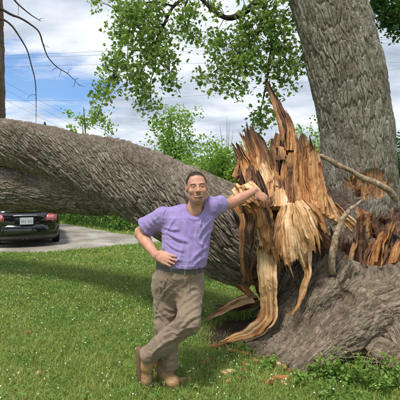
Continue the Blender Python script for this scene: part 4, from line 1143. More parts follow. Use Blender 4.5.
for n, y0, y1, h0, h1, w in ((80000, 2.3, 4.4, 0.022, 0.058, 0.0046), (95000, 4.4, 7.2, 0.022, 0.058, 0.0078), (62000, 7.2, 12.0, 0.03, 0.065, 0.0145), (14000, 12, 20, 0.05, 0.12, 0.03)):
    X, Y = lawn_points(n, y0, y1)
    k = (~on_drive(X, Y)) & (bare(X, Y) > r.uniform(0.35, 0.75, n))
    sets.append(blades(X[k], Y[k], h0, h1, w, n))
V, Fc, A = merge(sets)
tag(link('grass', mesh('grass', V, Fc, True, A), M['grass']), 'mown green lawn grass', 'grass', kind='stuff')
# clover leaves
def clover(n, y0, y1, size, seed):
    rr = np.random.default_rng(seed)
    X, Y = lawn_points(n, y0, y1)
    dens = fbm(np.stack([X * 1.3, Y * 1.3, 0 * X], -1), 3, 15)
    k = (~on_drive(X, Y)) & (bare(X, Y) > 0.6) & (dens > rr.uniform(-0.75, 0.35, n))
    X, Y = X[k], Y[k]; n = len(X)
    Z = rr.uniform(0.03, 0.065, n); sz = size * rr.uniform(0.7, 1.3, n); a0 = rr.uniform(0, 6.28, n)
    VV = []
    tx, ty = rr.normal(0, 0.3, n), rr.normal(0, 0.3, n)
    for j in range(3):
        a = a0 + j * 2.094
        dx, dy = np.cos(a), np.sin(a); ex, ey = -dy, dx
        for u, v, zz in ((0, 0, 0), (0.6, 0.42, 0.12), (1.0, 0.18, 0.02), (1.0, -0.18, 0.02), (0.6, -0.42, 0.12)):
            qx = (dx * u + ex * v) * sz; qy = (dy * u + ey * v) * sz
            VV.append(np.stack([X + qx, Y + qy, Z + zz * sz + tx * qx + ty * qy], -1))
    V = np.stack(VV, 1)
    b = (np.arange(n) * 15)[:, None, None] + (np.arange(3) * 5)[None, :, None]
    Fc = (b + np.arange(5)[None, None]).reshape(-1, 5)
    return V.reshape(-1, 3), [Fc], {'rnd': np.repeat(np.clip(rr.normal(0.5, 0.22, n), 0, 1), 15)}
V, Fc, A = merge([clover(9000, 2.3, 4.6, 0.013, 1), clover(9000, 4.6, 7.5, 0.018, 2), clover(5000, 7.5, 10.5, 0.028, 3)])
tag(link('clover', mesh('clover', V, Fc, False, A), M['clover']), 'clover leaves growing through the lawn', 'clover', kind='stuff')
# white clover heads
ico = []
ph = (1 + 5 ** 0.5) / 2
IV = np.array([(-1, ph, 0), (1, ph, 0), (-1, -ph, 0), (1, -ph, 0), (0, -1, ph), (0, 1, ph), (0, -1, -ph), (0, 1, -ph), (ph, 0, -1), (ph, 0, 1), (-ph, 0, -1), (-ph, 0, 1)]) / math.sqrt(1 + ph * ph)
IF = np.array([(0, 11, 5), (0, 5, 1), (0, 1, 7), (0, 7, 10), (0, 10, 11), (1, 5, 9), (5, 11, 4), (11, 10, 2), (10, 7, 6), (7, 1, 8), (3, 9, 4), (3, 4, 2), (3, 2, 6), (3, 6, 8), (3, 8, 9), (4, 9, 5), (2, 4, 11), (6, 2, 10), (8, 6, 7), (9, 8, 1)])
def heads(n, y0, y1, size, seed):
    rr = np.random.default_rng(seed)
    X, Y = lawn_points(n, y0, y1)
    dens = fbm(np.stack([X * 1.1, Y * 1.1, 0 * X], -1), 3, 15)
    k = (~on_drive(X, Y)) & (bare(X, Y) > 0.8) & (dens > rr.uniform(-0.6, 0.5, n))
    X, Y = X[k], Y[k]; n = len(X)
    c = np.stack([X, Y, rr.uniform(0.05, 0.095, n)], -1)
    V = c[:, None] + IV[None] * (size * rr.uniform(0.5, 1.2, n))[:, None, None] * np.array([1, 1, 0.85])
    V = V + rr.normal(0, size * 0.26, V.shape)
    return V.reshape(-1, 3), [((np.arange(n) * 12)[:, None, None] + IF[None]).reshape(-1, 3)]
V, Fc, _ = merge([heads(1000, 2.3, 4.5, 0.0052, 1), heads(1500, 4.5, 7.5, 0.0068, 2), heads(800, 7.5, 10.5, 0.009, 3)])
tag(link('clover_blossom', mesh('clover_blossom', V, Fc, False), M['clover_flower']), 'small white clover blossoms dotted over the lawn', 'flowers', kind='stuff')

# ------------------------------------------------------------------ weeds at the foot of the stump
def weed(px, py, h, n, spread, label, seed, mat='leaf_light', size=0.035):
    rr = np.random.default_rng(seed)
    b = G(px, py)
    t = thing('weed', tuple(b), label, 'weed', 'weeds at the foot of the stump')
    parts, tips = [], []
    for i in range(n):
        a = rr.uniform(0, 6.28); k = rr.uniform(0.2, 1.0) * spread
        s = b + np.array([rr.normal(0, spread * 0.35), rr.normal(0, spread * 0.25), -0.01])
        e = s + np.array([math.cos(a) * k, math.sin(a) * k * 0.7, h * rr.uniform(0.5, 1.0)])
        m = (s + e) / 2 + np.array([0, 0, 0.2 * h])
        ax_ = np.array([np.r_[s, 0.0022], np.r_[m, 0.0018], np.r_[e, 0.001]])
        parts.append(tube(ax_, 4, 7))
        for q in catmull(ax_[:, :3], 9)[2:]:
            for _ in range(2): tips.append(q + rr.normal(0, 0.008, 3))
    V, Fc, _ = merge(parts)
    o = link('stems', mesh('stems', V, Fc), M['leaf_hedge' if mat != 'dry' else 'dry'], t); o['kind'] = 'stuff'
    V, Fc, A = leaves(np.array(tips), size, OVAL, 0.05, seed, 0.9)
    o = link('foliage', mesh('foliage', V, Fc, False, A), M[mat], t); o['kind'] = 'stuff'
wd = [(318, 378, 0.16, 9, 0.10, 'leafy weed left of the big weed clump under the front root'), (338, 382, 0.24, 14, 0.13, 'largest leafy weed clump in front of the big root'), (355, 386, 0.20, 12, 0.12, 'leafy weed right of the largest clump before the root'),
      (376, 392, 0.20, 12, 0.12, 'leafy weed below the round root burl'), (395, 388, 0.26, 12, 0.12, 'weed at the bottom right corner of the picture'), (297, 384, 0.10, 8, 0.09, 'small weed below the toe of the front root'),
      (268, 368, 0.10, 7, 0.08, 'small weed among the bark chips'), (246, 352, 0.10, 7, 0.08, 'small weed beside the tip of the curled strip'), (330, 396, 0.12, 9, 0.14, 'low weed at the bottom edge below the largest weed clump'), (364, 373, 0.18, 9, 0.08, 'upright weed growing in the notch beside the burl'), (284, 357, 0.08, 6, 0.07, 'tiny weed sprouting against the root bark')]
for i, w_ in enumerate(wd): weed(*w_, seed=300 + i)
M['dry'] = material('dry_grass', lambda t: principled(t, (0.42, 0.36, 0.2), 0.8))
t = thing('dry_grass_tuft', tuple(G(378, 382)), 'tuft of tall dry grass stalks hanging before the burl', 'grass tuft')
rr = np.random.default_rng(8)
for i in range(26):
    b = G(378, 382) + np.array([rr.normal(0, 0.12), rr.normal(0, 0.05), 0]); a = rr.normal(0, 0.14)
    hgt = rr.uniform(0.2, 0.42)
    V, Fc = tube(np.array([np.r_[b, 0.0018], np.r_[b + [a * 0.5, -0.02, hgt * 0.7], 0.0014], np.r_[b + [a * 1.4, -0.04, hgt * rr.uniform(0.75, 1)], 0.0007]]), 4, 8)
    link('stalk', mesh('stalk', V, Fc), M['dry'], t)

# ------------------------------------------------------------------ chips of bark and wood on the ground
def chip(name, px, py, L, w, ang, tint, label, seed, group=None, lift=0.02):
    rr = np.random.default_rng(seed)
    b = G(px, py); n = 9
    s = np.linspace(-1, 1, n)
    wd_ = w * (1 - np.abs(s) ** 2.5) * rr.uniform(0.6, 1.1, n) + 0.004
    ca, sa = math.cos(ang), math.sin(ang)
    zz = lift + 0.012 * np.abs(fbm(np.c_[s * 2, s * 0 + seed, s * 0], 2, seed))
    top = []
    for e in (-1, -0.3, 0.3, 1):
        top.append(np.c_[b[0] + s * L / 2 * ca - e * wd_ / 2 * sa, b[1] + s * L / 2 * sa + e * wd_ / 2 * ca, zz + 0.012 * (1 - e * e) + 0.004 * rr.normal(size=n)])
    T_ = np.stack(top, 1)
    B_ = T_ - np.array([0, 0, 0.012])
    V = np.r_[T_.reshape(-1, 3), B_.reshape(-1, 3)]; o = n * 4
    f = grid_faces(n, 4, False); ids = np.arange(o).reshape(n, 4)
    rim = lambda ix: np.stack([ix[:-1], ix[1:], ix[1:] + o, ix[:-1] + o], 1)
    Fq = np.concatenate([f, f[:, ::-1] + o, rim(ids[0]), rim(ids[-1][::-1]), rim(ids[::-1, 0]), rim(ids[:, -1])])
    fib = np.c_[V[:, 0] * -sa + V[:, 1] * ca + seed, V[:, 0] * ca + V[:, 1] * sa, V[:, 2]]
    me = mesh(name, V, [Fq], False, {'tint': np.full(len(V), tint), 'fib': fib})
    return tag(link(name, me, M['wood']), label, name.split('_')[-1], group)
cg = 'chips of bark and wood scattered by the stump'
chip('wood_chip', 286, 366, 0.17, 0.05, 0.2, 0.15, 'pale pinkish wood chip below the front root', 1, cg)
chip('bark_chip', 282, 380, 0.15, 0.04, -0.1, 0.5, 'orange brown chip lowest below the front root', 2, cg)
chip('wood_sliver', 217, 348, 0.18, 0.04, 0.3, 0.55, 'brown sliver lying under the tip of the curled strip', 3, cg)
chip('wood_sliver', 238, 354, 0.20, 0.035, -0.5, 0.3, 'thin sliver between the curled strip and the bark chips', 4, cg)
chip('wood_chip', 228, 374, 0.13, 0.06, 0.1, 0.12, 'grey white chip in the grass right of the boots', 5, cg)
chip('wood_chip', 182, 383, 0.16, 0.06, 0.2, 0.25, 'pale stone grey chip beside the flat boot', 6, cg)
chip('bark_chip', 206, 364, 0.10, 0.05, 0.9, 0.6, 'brown curled chip between the boots and the stump', 7, cg)
chip('dead_leaf', 29, 335, 0.07, 0.045, 0.5, 0.8, 'dark brown dead leaf alone on the lawn at left', 8)
chip('dead_leaf', 38, 376, 0.05, 0.03, 0.9, 0.25, 'small orange dead leaf on the lawn near bottom left', 9)
rr = np.random.default_rng(21)
for i in range(26):
    px_, py_ = rr.uniform(212, 300), rr.uniform(335, 385)
    chip('bark_chip', px_, py_, rr.uniform(0.04, 0.11), rr.uniform(0.012, 0.03), rr.uniform(-1.5, 1.5), float(rr.choice([0.3, 0.6, 0.75])), 'small brown bark chip scattered in the soil before the stump', 400 + i, 'small bark chips before the stump', 0.015)
# the long pale plank lying on the lawn under the log
sp = thing('fallen_splinter', tuple(G(228, 312)), 'long pale pointed splinter lying on the lawn under the log', 'splinter')
slab(sp, [[(256, 303, 4.55), (250, 294, 4.7)], [(240, 306, 4.5), (236, 299, 4.62)], [(222, 314, 4.45), (220, 308, 4.54)], [(203, 322.5, 4.42), (203, 321, 4.44)]], tint=0.05, jag=0.05, seed=71, nr=34, nc=14, thick=0.03, amp=0.008, name='wood')
slab(sp, [[(258, 298, 4.7), (252, 291, 4.8)], [(240, 303, 4.62), (237, 297, 4.7)], [(220, 311, 4.54), (219, 308, 4.58)]], tint=0.3, jag=0.2, seed=72, nr=20, nc=10, thick=0.03, amp=0.008, name='wood')
slab(sp, [[(262, 306, 4.6), (258, 297, 4.75)], [(236, 311, 4.55), (232, 304, 4.66)], [(213, 309, 4.85), (213, 305, 4.9)]], tint=0.85, jag=0.3, seed=73, nr=20, nc=12, thick=0.03, amp=0.012, name='bark')
# ------------------------------------------------------------------ the car behind the log
M['car_paint'] = material('car_paint', lambda t: principled(t, (0.006, 0.006, 0.008), 0.12, spec=0.6, Coat_Weight=1.0, Coat_Roughness=0.04))
M['car_black'] = material('car_black', lambda t: principled(t, (0.012, 0.012, 0.013), 0.55))
M['tyre'] = material('tyre', lambda t: principled(t, (0.015, 0.015, 0.016), 0.85))
M['chrome'] = material('chrome', lambda t: principled(t, (0.7, 0.7, 0.72), 0.18, Metallic=1.0))
M['lamp_red'] = material('lamp_red', lambda t: principled(t, (0.42, 0.02, 0.03), 0.1, spec=0.7, Coat_Weight=1.0))
M['lamp_pink'] = material('lamp_pink', lambda t: principled(t, (0.55, 0.16, 0.17), 0.15, spec=0.7, Coat_Weight=0.8))
M['dull_metal'] = material('dull_metal', lambda t: principled(t, (0.12, 0.12, 0.125), 0.4, Metallic=1.0))
M['plate'] = material('plate', lambda t: principled(t, (0.62, 0.66, 0.70), 0.5))
M['plate_mark'] = material('plate_mark', lambda t: principled(t, (0.22, 0.26, 0.32), 0.5))
CX, CY, CR = -4.30, 9.85, R(21)              # rear face centre; yaw so that the tail faces the camera
def CW(V):
    V = np.asarray(V, float) * np.array([0.9, 1, 1]); c, s_ = math.cos(CR), math.sin(CR)
    return np.stack([CX + V[:, 0] * c - V[:, 1] * s_, CY + V[:, 0] * s_ + V[:, 1] * c, V[:, 2]], -1)
car = thing('parked_car', (CX, CY, 0), 'shiny black coupe parked on the gravel drive, tail showing under the fallen limb', 'car')
# stations along the length: y, half width low, half width at shoulder, sill z, shoulder z, top z, half width top
st = [(-0.10, 0.62, 0.66, 0.34, 0.70, 0.76, 0.45), (-0.02, 0.76, 0.80, 0.26, 0.76, 0.90, 0.60), (0.10, 0.82, 0.865, 0.22, 0.80, 0.97, 0.66), (0.35, 0.85, 0.895, 0.20, 0.83, 1.06, 0.66), (0.75, 0.86, 0.905, 0.20, 0.85, 1.17, 0.64),
      (1.25, 0.86, 0.895, 0.20, 0.85, 1.27, 0.62), (1.8, 0.85, 0.88, 0.20, 0.84, 1.31, 0.60), (2.3, 0.85, 0.88, 0.2, 0.83, 1.27, 0.60), (2.75, 0.85, 0.885, 0.2, 0.82, 1.05, 0.62), (3.1, 0.86, 0.89, 0.2, 0.80, 0.90, 0.66), (3.7, 0.83, 0.86, 0.22, 0.70, 0.76, 0.6), (4.05, 0.70, 0.74, 0.28, 0.56, 0.62, 0.5)]
st = catmull(np.array([(y, a, b, c, d, e, f) for y, a, b, c, d, e, f in st]), 60)
rows = []
for y, wl, ws, zs, zh, zt, wt in st:
    half = [(0.0, zs), (wl * 0.8, zs), (wl, zs + 0.06), (ws, (zs + zh) / 2 + 0.06), (ws * 0.985, zh - 0.03), (ws * 0.95, zh + 0.015), ((ws + wt) / 2 * 1.0, zh + (zt - zh) * 0.4), (wt, zh + (zt - zh) * 0.84), (wt * 0.8, zt - (zt - zh) * 0.04), (0.0, zt + 0.01)]
    hp = catmull(np.array([(a, b, 0) for a, b in half]), 34)[:, :2]
    ring = np.r_[hp, np.c_[-hp[-2:0:-1, 0], hp[-2:0:-1, 1]]]
    rows.append(np.c_[ring[:, 0], np.full(len(ring), y), ring[:, 1]])
rows = np.array(rows); nrg = rows.shape[1]
V = np.r_[rows.reshape(-1, 3), [rows[0].mean(0)], [rows[-1].mean(0)]]
k = len(V) - 2; j = np.arange(nrg); j2 = (j + 1) % nrg; b = (len(rows) - 1) * nrg
link('body', mesh('body', CW(V), [grid_faces(len(rows), nrg), np.stack([np.full(nrg, k), j2, j], 1), np.stack([np.full(nrg, k + 1), b + j, b + j2], 1)]), M['car_paint'], car)
def cpart(name, V, faces, mat, parent=car, smooth=True):
    return link(name, mesh(name, CW(V), faces, smooth), M[mat], parent)
def patch(xs, zs, yfun, th=0.02):
    """a shallow curved plate on the tail"""
    nx, nz = len(xs[0]), len(xs)
    X = np.array(xs, float); Z = np.array(zs, float); Y = yfun(X, Z)
    a = np.stack([X, Y, Z], -1).reshape(-1, 3); c = a + np.array([0, th, 0])
    ids = np.arange(nx * nz).reshape(nz, nx); o = nx * nz
    rim = lambda ix: np.stack([ix[:-1], ix[1:], ix[1:] + o, ix[:-1] + o], 1)
    f = grid_faces(nz, nx, False)
    return np.r_[a, c], [np.concatenate([f, f[:, ::-1] + o, rim(ids[0][::-1]), rim(ids[-1]), rim(ids[:, 0]), rim(ids[::-1, -1])])]
bend = lambda X, Z: -0.135 + 0.22 * X ** 2 + 0.10 * np.abs(X) ** 5
# bumper
u = np.linspace(-0.86, 0.86, 31)
X = np.array([u * 0.93, u, u * 1.0, u * 0.99]); Z = np.array([0 * u + 0.22, 0 * u + 0.30, 0 * u + 0.46, 0 * u + 0.55])
V, f = patch(X, Z, lambda X, Z: bend(X, Z) - 0.055 + 0.5 * (Z - 0.36) ** 2, 0.25)
bp = cpart('bumper', V, f, 'car_paint')
V, f = patch(X * 0.9, np.array([0 * u + 0.18, 0 * u + 0.20, 0 * u + 0.23, 0 * u + 0.27]), lambda X, Z: bend(X, Z) - 0.03, 0.2)
cpart('valance', V, f, 'car_black')
for s in (-1, 1):
    x0 = np.linspace(0.52, 0.82, 9)
    X = s * np.array([x0 * 0.98, x0 * 1.0, x0 * 1.0, 0.54 + (x0 - 0.50) * 0.80, 0.56 + (x0 - 0.50) * 0.62])
    Z = np.array([0.635 + 0.02 * np.sin((x0 - .5) * 9), 0 * x0 + 0.68, 0 * x0 + 0.73, 0 * x0 + 0.78, 0 * x0 + 0.815])
    if s < 0: X, Z = X[:, ::-1], Z[:, ::-1]
    V, f = patch(X, Z, lambda X, Z: bend(X, Z) - 0.085 + 0.25 * np.clip(Z - 0.68, 0, 1), 0.14)
    tl = cpart('tail_light', V, f, 'lamp_red')
    xx = 0.54 + (x0 - 0.5) * 0.62
    X = s * np.array([xx, xx, xx * 0.99]); Z = np.array([0 * xx + 0.655, 0 * xx + 0.72, 0 * xx + 0.785])
    if s < 0: X, Z = X[:, ::-1], Z[:, ::-1]
    V, f = patch(X, Z, lambda X, Z: bend(X, Z) - 0.097 + 0.25 * np.clip(Z - 0.68, 0, 1), 0.02)
    cpart('lens', V, f, 'lamp_pink', tl)
# trunk lid edge, spoiler lip, plate recess, plate, badge bar
u2 = np.linspace(-0.55, 0.55, 21)
V, f = patch(np.array([u2, u2 * 0.99, u2 * 0.96]), np.array([0 * u2 + 0.855, 0 * u2 + 0.885, 0 * u2 + 0.895]), lambda X, Z: -0.085 + 0.12 * X ** 2 + (Z - 0.855) * 1.2, 0.2)
cpart('spoiler', V, f, 'car_paint')
u3 = np.linspace(-0.26, 0.26, 7)
V, f = patch(np.array([u3, u3, u3]), np.array([0 * u3 + 0.565, 0 * u3 + 0.66, 0 * u3 + 0.76]), lambda X, Z: bend(X, Z) - 0.045, 0.03)
cpart('plate_recess', V, f, 'car_black')
pl = cpart('licence_plate', *box((0.04, -0.20, 0.655), (0.33, 0.012, 0.165)), 'plate', smooth=False)
for i, xx in enumerate((-0.10, -0.06, -0.015, 0.06, 0.10, 0.145)):
    cpart('character', *box((xx + 0.02, -0.209, 0.65), (0.012, 0.006, 0.05)), 'plate_mark', pl, False)
V, Fc = tube(np.array([[-0.3, -0.17, 0.785, 0.010], [0, -0.19, 0.79, 0.012], [0.3, -0.17, 0.785, 0.010]]), 8, 12)
cpart('handle_bar', V, Fc, 'chrome')
for s in (-1, 1):
    V, Fc = tube(np.array([[s * 0.05, -0.175, 0.225, 0.03], [s * 0.05, 0.1, 0.225, 0.03]]), 14, 4)
    cpart('exhaust_tip', V, Fc, 'dull_metal')
# rear window
uw = np.linspace(-0.5, 0.5, 9)
yb = np.interp([0.35, 0.75, 1.2], st[:, 0], st[:, 5])
V = np.array([[x * (1 - 0.1 * i), yv, z + 0.018 - 0.05 * x * x] for i, (yv, z) in enumerate(zip((0.36, 0.75, 1.2), yb)) for x in uw])
cpart('rear_window', np.r_[V, V - [0, 0, 0.03]], [grid_faces(3, 9, False), grid_faces(3, 9, False)[:, ::-1] + 27], 'glass_dark')
for s in (-1, 1):
    for yy in (0.78, 3.15):
        wv = np.array([[s * 0.74, yy, 0.31], [s * 0.90, yy, 0.31]])
        nn = 28; a = np.linspace(0, 2 * np.pi, nn, endpoint=False)
        prof = [(-0.10, 0.20), (-0.10, 0.29), (-0.085, 0.315), (0.0, 0.32), (0.085, 0.315), (0.10, 0.29), (0.10, 0.20)]
        V = np.array([[s * 0.80 + dx, yy + math.cos(q) * rr_, 0.318 + math.sin(q) * rr_] for dx, rr_ in prof for q in a])
        wh = cpart('wheel', V, [grid_faces(len(prof), nn)], 'tyre')
        prof = [(0.02, 0.03), (0.06, 0.06), (0.05, 0.14), (0.085, 0.2), (0.07, 0.205)]
        V = np.array([[s * (0.80 + dx), yy + math.cos(q) * rr_ * (1 + 0.0), 0.318 + math.sin(q) * rr_] for dx, rr_ in prof for q in a])
        cpart('rim', V, [grid_faces(len(prof), nn)], 'chrome', wh)
# ------------------------------------------------------------------ the man
M['skin'] = material('skin', lambda t: (lambda c: principled(t, c, 0.5, t.bump(t.noise(t.obj(), 180, 4, 0.7), 0.45, 0.003), 0.4, Subsurface_Weight=0.12, Subsurface_Scale=0.01))(
    t.mix(t.attr('beard').outputs['Fac'], t.mix(t.attr('lip').outputs['Fac'], t.ramp(t.noise(t.obj(), 22, 4, 0.6), [(0.32, (0.46, 0.215, 0.14)), (0.5, (0.53, 0.265, 0.178)), (0.68, (0.59, 0.315, 0.22))]), (0.40, 0.16, 0.12)), t.mix(t.attr('scalp').outputs['Fac'], (0.19, 0.105, 0.075), (0.10, 0.07, 0.055)))))
def cloth(name, base, var, weave=900, rough=0.85, crease=(0.5, 1.6, 0.45)):
    def b(t):
        ob = t.obj()
        n = t.noise(ob, 7, 4, 0.6)
        c = t.mix(t.ramp(n, [(0.35, (0, 0, 0)), (0.68, (1, 1, 1))]), base, var)
        h = t.math('ADD', t.math('MULTIPLY', t.noise(ob, weave, 2), 0.4), t.noise(t.mapping(ob, (30, 30, 55)), 1.0, 3))
        cr = t.n('ShaderNodeTexNoise', noise_type='RIDGED_MULTIFRACTAL')
        t.set(cr.inputs['Vector'], t.mapping(ob, (1, 1, crease[1]), rot=(0, crease[0], 0)))
        cr.inputs['Scale'].default_value = 9.0; cr.inputs['Detail'].default_value = 2.0; cr.inputs['Distortion'].default_value = 0.8
        b1 = t.n('ShaderNodeBump'); b1.inputs['Strength'].default_value = crease[2]; b1.inputs['Distance'].default_value = 0.02
        t.set(b1.inputs['Height'], cr.outputs[0])
        b2 = t.n('ShaderNodeBump'); b2.inputs['Strength'].default_value = 0.25; b2.inputs['Distance'].default_value = 0.006
        t.set(b2.inputs['Height'], h); t.set(b2.inputs['Normal'], b1.outputs[0])
        return principled(t, c, rough, b2.outputs[0], 0.15, Sheen_Weight=0.15)
    return material(name, b)
M['shirt'] = cloth('purple_cotton', (0.272, 0.205, 0.44), (0.325, 0.25, 0.505))
M['trouser'] = cloth('khaki_twill', (0.205, 0.15, 0.105), (0.27, 0.205, 0.147), crease=(0.9, 1.8, 0.85))
M['belt'] = material('belt_leather', lambda t: principled(t, (0.095, 0.092, 0.088), 0.55))
M['boot'] = material('boot_suede', lambda t: principled(t, t.ramp(t.noise(t.obj(), 18, 5, 0.65), [(0.3, (0.27, 0.155, 0.07)), (0.7, (0.43, 0.27, 0.135))]), 0.8, t.bump(t.noise(t.obj(), 120, 4), 0.4, 0.004)))
M['boot_sole'] = material('boot_sole', lambda t: principled(t, (0.16, 0.10, 0.055), 0.75))
M['hair'] = material('hair', lambda t: principled(t, t.ramp(t.noise(t.obj(), 90, 3), [(0.3, (0.055, 0.042, 0.034)), (0.5, (0.14, 0.115, 0.095)), (0.7, (0.30, 0.27, 0.245))]), 0.6))
M['eye_white'] = material('eye_white', lambda t: principled(t, (0.42, 0.38, 0.36), 0.3))
M['iris'] = material('iris', lambda t: principled(t, (0.03, 0.02, 0.014), 0.2))
M['teeth'] = material('teeth', lambda t: principled(t, (0.66, 0.62, 0.54), 0.35))
M['gold'] = material('gold', lambda t: principled(t, (0.8, 0.62, 0.32), 0.2, Metallic=1.0))

man = thing('person', (-0.25, 3.06, 0), 'smiling man in purple t-shirt and khaki trousers leaning an arm on the splintered trunk', 'person')
Rsh, Rel, Rwr = P(161, 217, 3.09), P(139.5, 233, 3.21), P(156, 255.5, 2.975)
Lsh, Lel, Lwr = P(212, 206, 3.10), P(231, 203.5, 3.33), P(255, 190.5, 3.45)
HC = P(196.8, 187.5, 3.02)                 # centre of the head
hr = R(4)                                   # small tilt of the head
hx_ = np.array([math.cos(hr), 0.10, math.sin(hr)]); hx_ /= np.linalg.norm(hx_)
hz_ = np.array([-math.sin(hr), 0.04, math.cos(hr)]); hz_ -= hx_ * (hz_ @ hx_); hz_ /= np.linalg.norm(hz_)
hyv = np.cross(hz_, hx_); hyv = -hyv        # face direction (towards the camera)
HM = np.array([hx_, hyv, hz_])
hl = lambda x, y, z: HC + (hx_ * x + hyv * y + hz_ * z) * 1.02

xs = np.r_[span(-0.52, 0.62, 0.0034)]
ys = np.r_[span(2.78, 2.86, 0.008), span(2.866, 3.16, 0.003), span(3.164, 3.62, 0.0045)]
zs = np.r_[span(0.10, 0.84, 0.012), span(0.85, 1.04, 0.0032), span(1.045, 1.30, 0.006), span(1.304, 1.66, 0.003)]
bf = Field(xs, ys, zs)
# head
bf.ell(hl(0, -0.018, 0.030), (0.0755, 0.094, 0.088), 0, M=HM)
bf.ell(hl(0, 0.016, -0.030), (0.0625, 0.070, 0.082), 0.03, M=HM)
bf.ell(hl(0, 0.030, -0.075), (0.050, 0.052, 0.042), 0.03, M=HM)
bf.ell(hl(0, 0.066, -0.099), (0.024, 0.018, 0.018), 0.03, M=HM)
for s in (-1, 1):
    bf.ell(hl(s * 0.045, 0.010, -0.066), (0.018, 0.028, 0.024), 0.03, M=HM)
    bf.ell(hl(s * 0.039, 0.060, -0.026), (0.024, 0.020, 0.019), 0.02, M=HM)
    bf.ell(hl(s * 0.079, -0.012, 0.000), (0.010, 0.019, 0.031), 0.008, M=HM)
    bf.ell(hl(s * 0.085, -0.006, 0.002), (0.005, 0.010, 0.019), 0.006, True, M=HM)
bf.cone(hl(-0.040, 0.070, 0.022), hl(0.040, 0.070, 0.022), 0.011, 0.011, 0.014)
for s in (-1, 1):
    bf.ell(hl(s * 0.031, 0.094, 0.004), (0.019, 0.017, 0.012), 0.012, True, M=HM)
    # lids: a skin bulge over the eyeball with an almond slit
    bf.ell(hl(s * 0.031, 0.0700, 0.002), (0.0150, 0.0148, 0.0140), 0.006, M=HM)
for s in (-1, 1):
    bf.ell(hl(s * 0.0312, 0.0880, 0.0022), (0.0140, 0.0125, 0.0026), 0.002, True, M=HM)
bf.cone(hl(0, 0.080, 0.018), hl(0, 0.104, -0.026), 0.008, 0.0125, 0.010)
bf.ell(hl(0, 0.105, -0.029), (0.013, 0.012, 0.0105), 0.008, M=HM)
for s in (-1, 1):
    bf.ell(hl(s * 0.0135, 0.093, -0.033), (0.0085, 0.0095, 0.0075), 0.007, M=HM)
    bf.ell(hl(s * 0.0065, 0.100, -0.0405), (0.0036, 0.005, 0.003), 0.002, True, M=HM)
    # smile folds
    bf.cone(hl(s * 0.022, 0.093, -0.032), hl(s * 0.040, 0.078, -0.062), 0.0022, 0.0026, 0.010, True)
# mouth: a wide closed-lip smile with a sliver of teeth
mo = [(-0.033, 0.076, -0.0555), (-0.019, 0.088, -0.0640), (0, 0.092, -0.0670), (0.019, 0.088, -0.0640), (0.033, 0.076, -0.0555)]
for a, b in zip(mo[:-1], mo[1:]):
    up = lambda q, d, f: hl(q[0], q[1] + f, q[2] + d)
    bf.cone(up(a, 0.0055, -0.002), up(b, 0.0055, -0.002), 0.0046, 0.0046, 0.006)
    bf.cone(up(a, -0.0060, -0.003), up(b, -0.0060, -0.003), 0.0055, 0.0055, 0.006)
for a, b in zip(mo[:-1], mo[1:]):
    bf.cone(hl(a[0], a[1] + 0.002, a[2]), hl(b[0], b[1] + 0.002, b[2]), 0.0042, 0.0042, 0.002, True)
# neck and trunk
NK = P(194.5, 211, 3.08)
bf.cone(hl(0, -0.034, -0.055), NK, 0.054, 0.060, 0.015)
bf.cone(NK, P(188, 224, 3.11), 0.060, 0.085, 0.03)
bf.cone(P(172, 221, 3.11), P(206, 215, 3.12), 0.045, 0.045, 0.03)
bf.cone(P(188, 230, 3.10), P(181, 272, 3.08), 0.10, 0.10, 0.04)
# arms
bf.cone(Rsh, Rel, 0.055, 0.045, 0.03); bf.cone(Rsh + (Rel - Rsh) * 0.35, Rsh + (Rel - Rsh) * 0.7, 0.056, 0.049, 0.02)
bf.cone(Rel, Rel + (Rwr - Rel) * 0.35, 0.043, 0.047, 0.02); bf.cone(Rel + (Rwr - Rel) * 0.35, Rwr, 0.047, 0.029, 0.02)
bf.ell(Rel + [-0.012, 0.012, 0.0], (0.026, 0.026, 0.03), 0.02)
for w__ in (Rwr, Lwr): bf.ell(w__ + [0.0, -0.012, 0.014], (0.014, 0.012, 0.012), 0.012)
bf.cone(Lsh, Lel, 0.055, 0.043, 0.03)
bf.cone(Lel, Lel + (Lwr - Lel) * 0.35, 0.041, 0.044, 0.02); bf.cone(Lel + (Lwr - Lel) * 0.35, Lwr, 0.044, 0.028, 0.02)
def unit(v): return np.asarray(v, float) / np.linalg.norm(v)
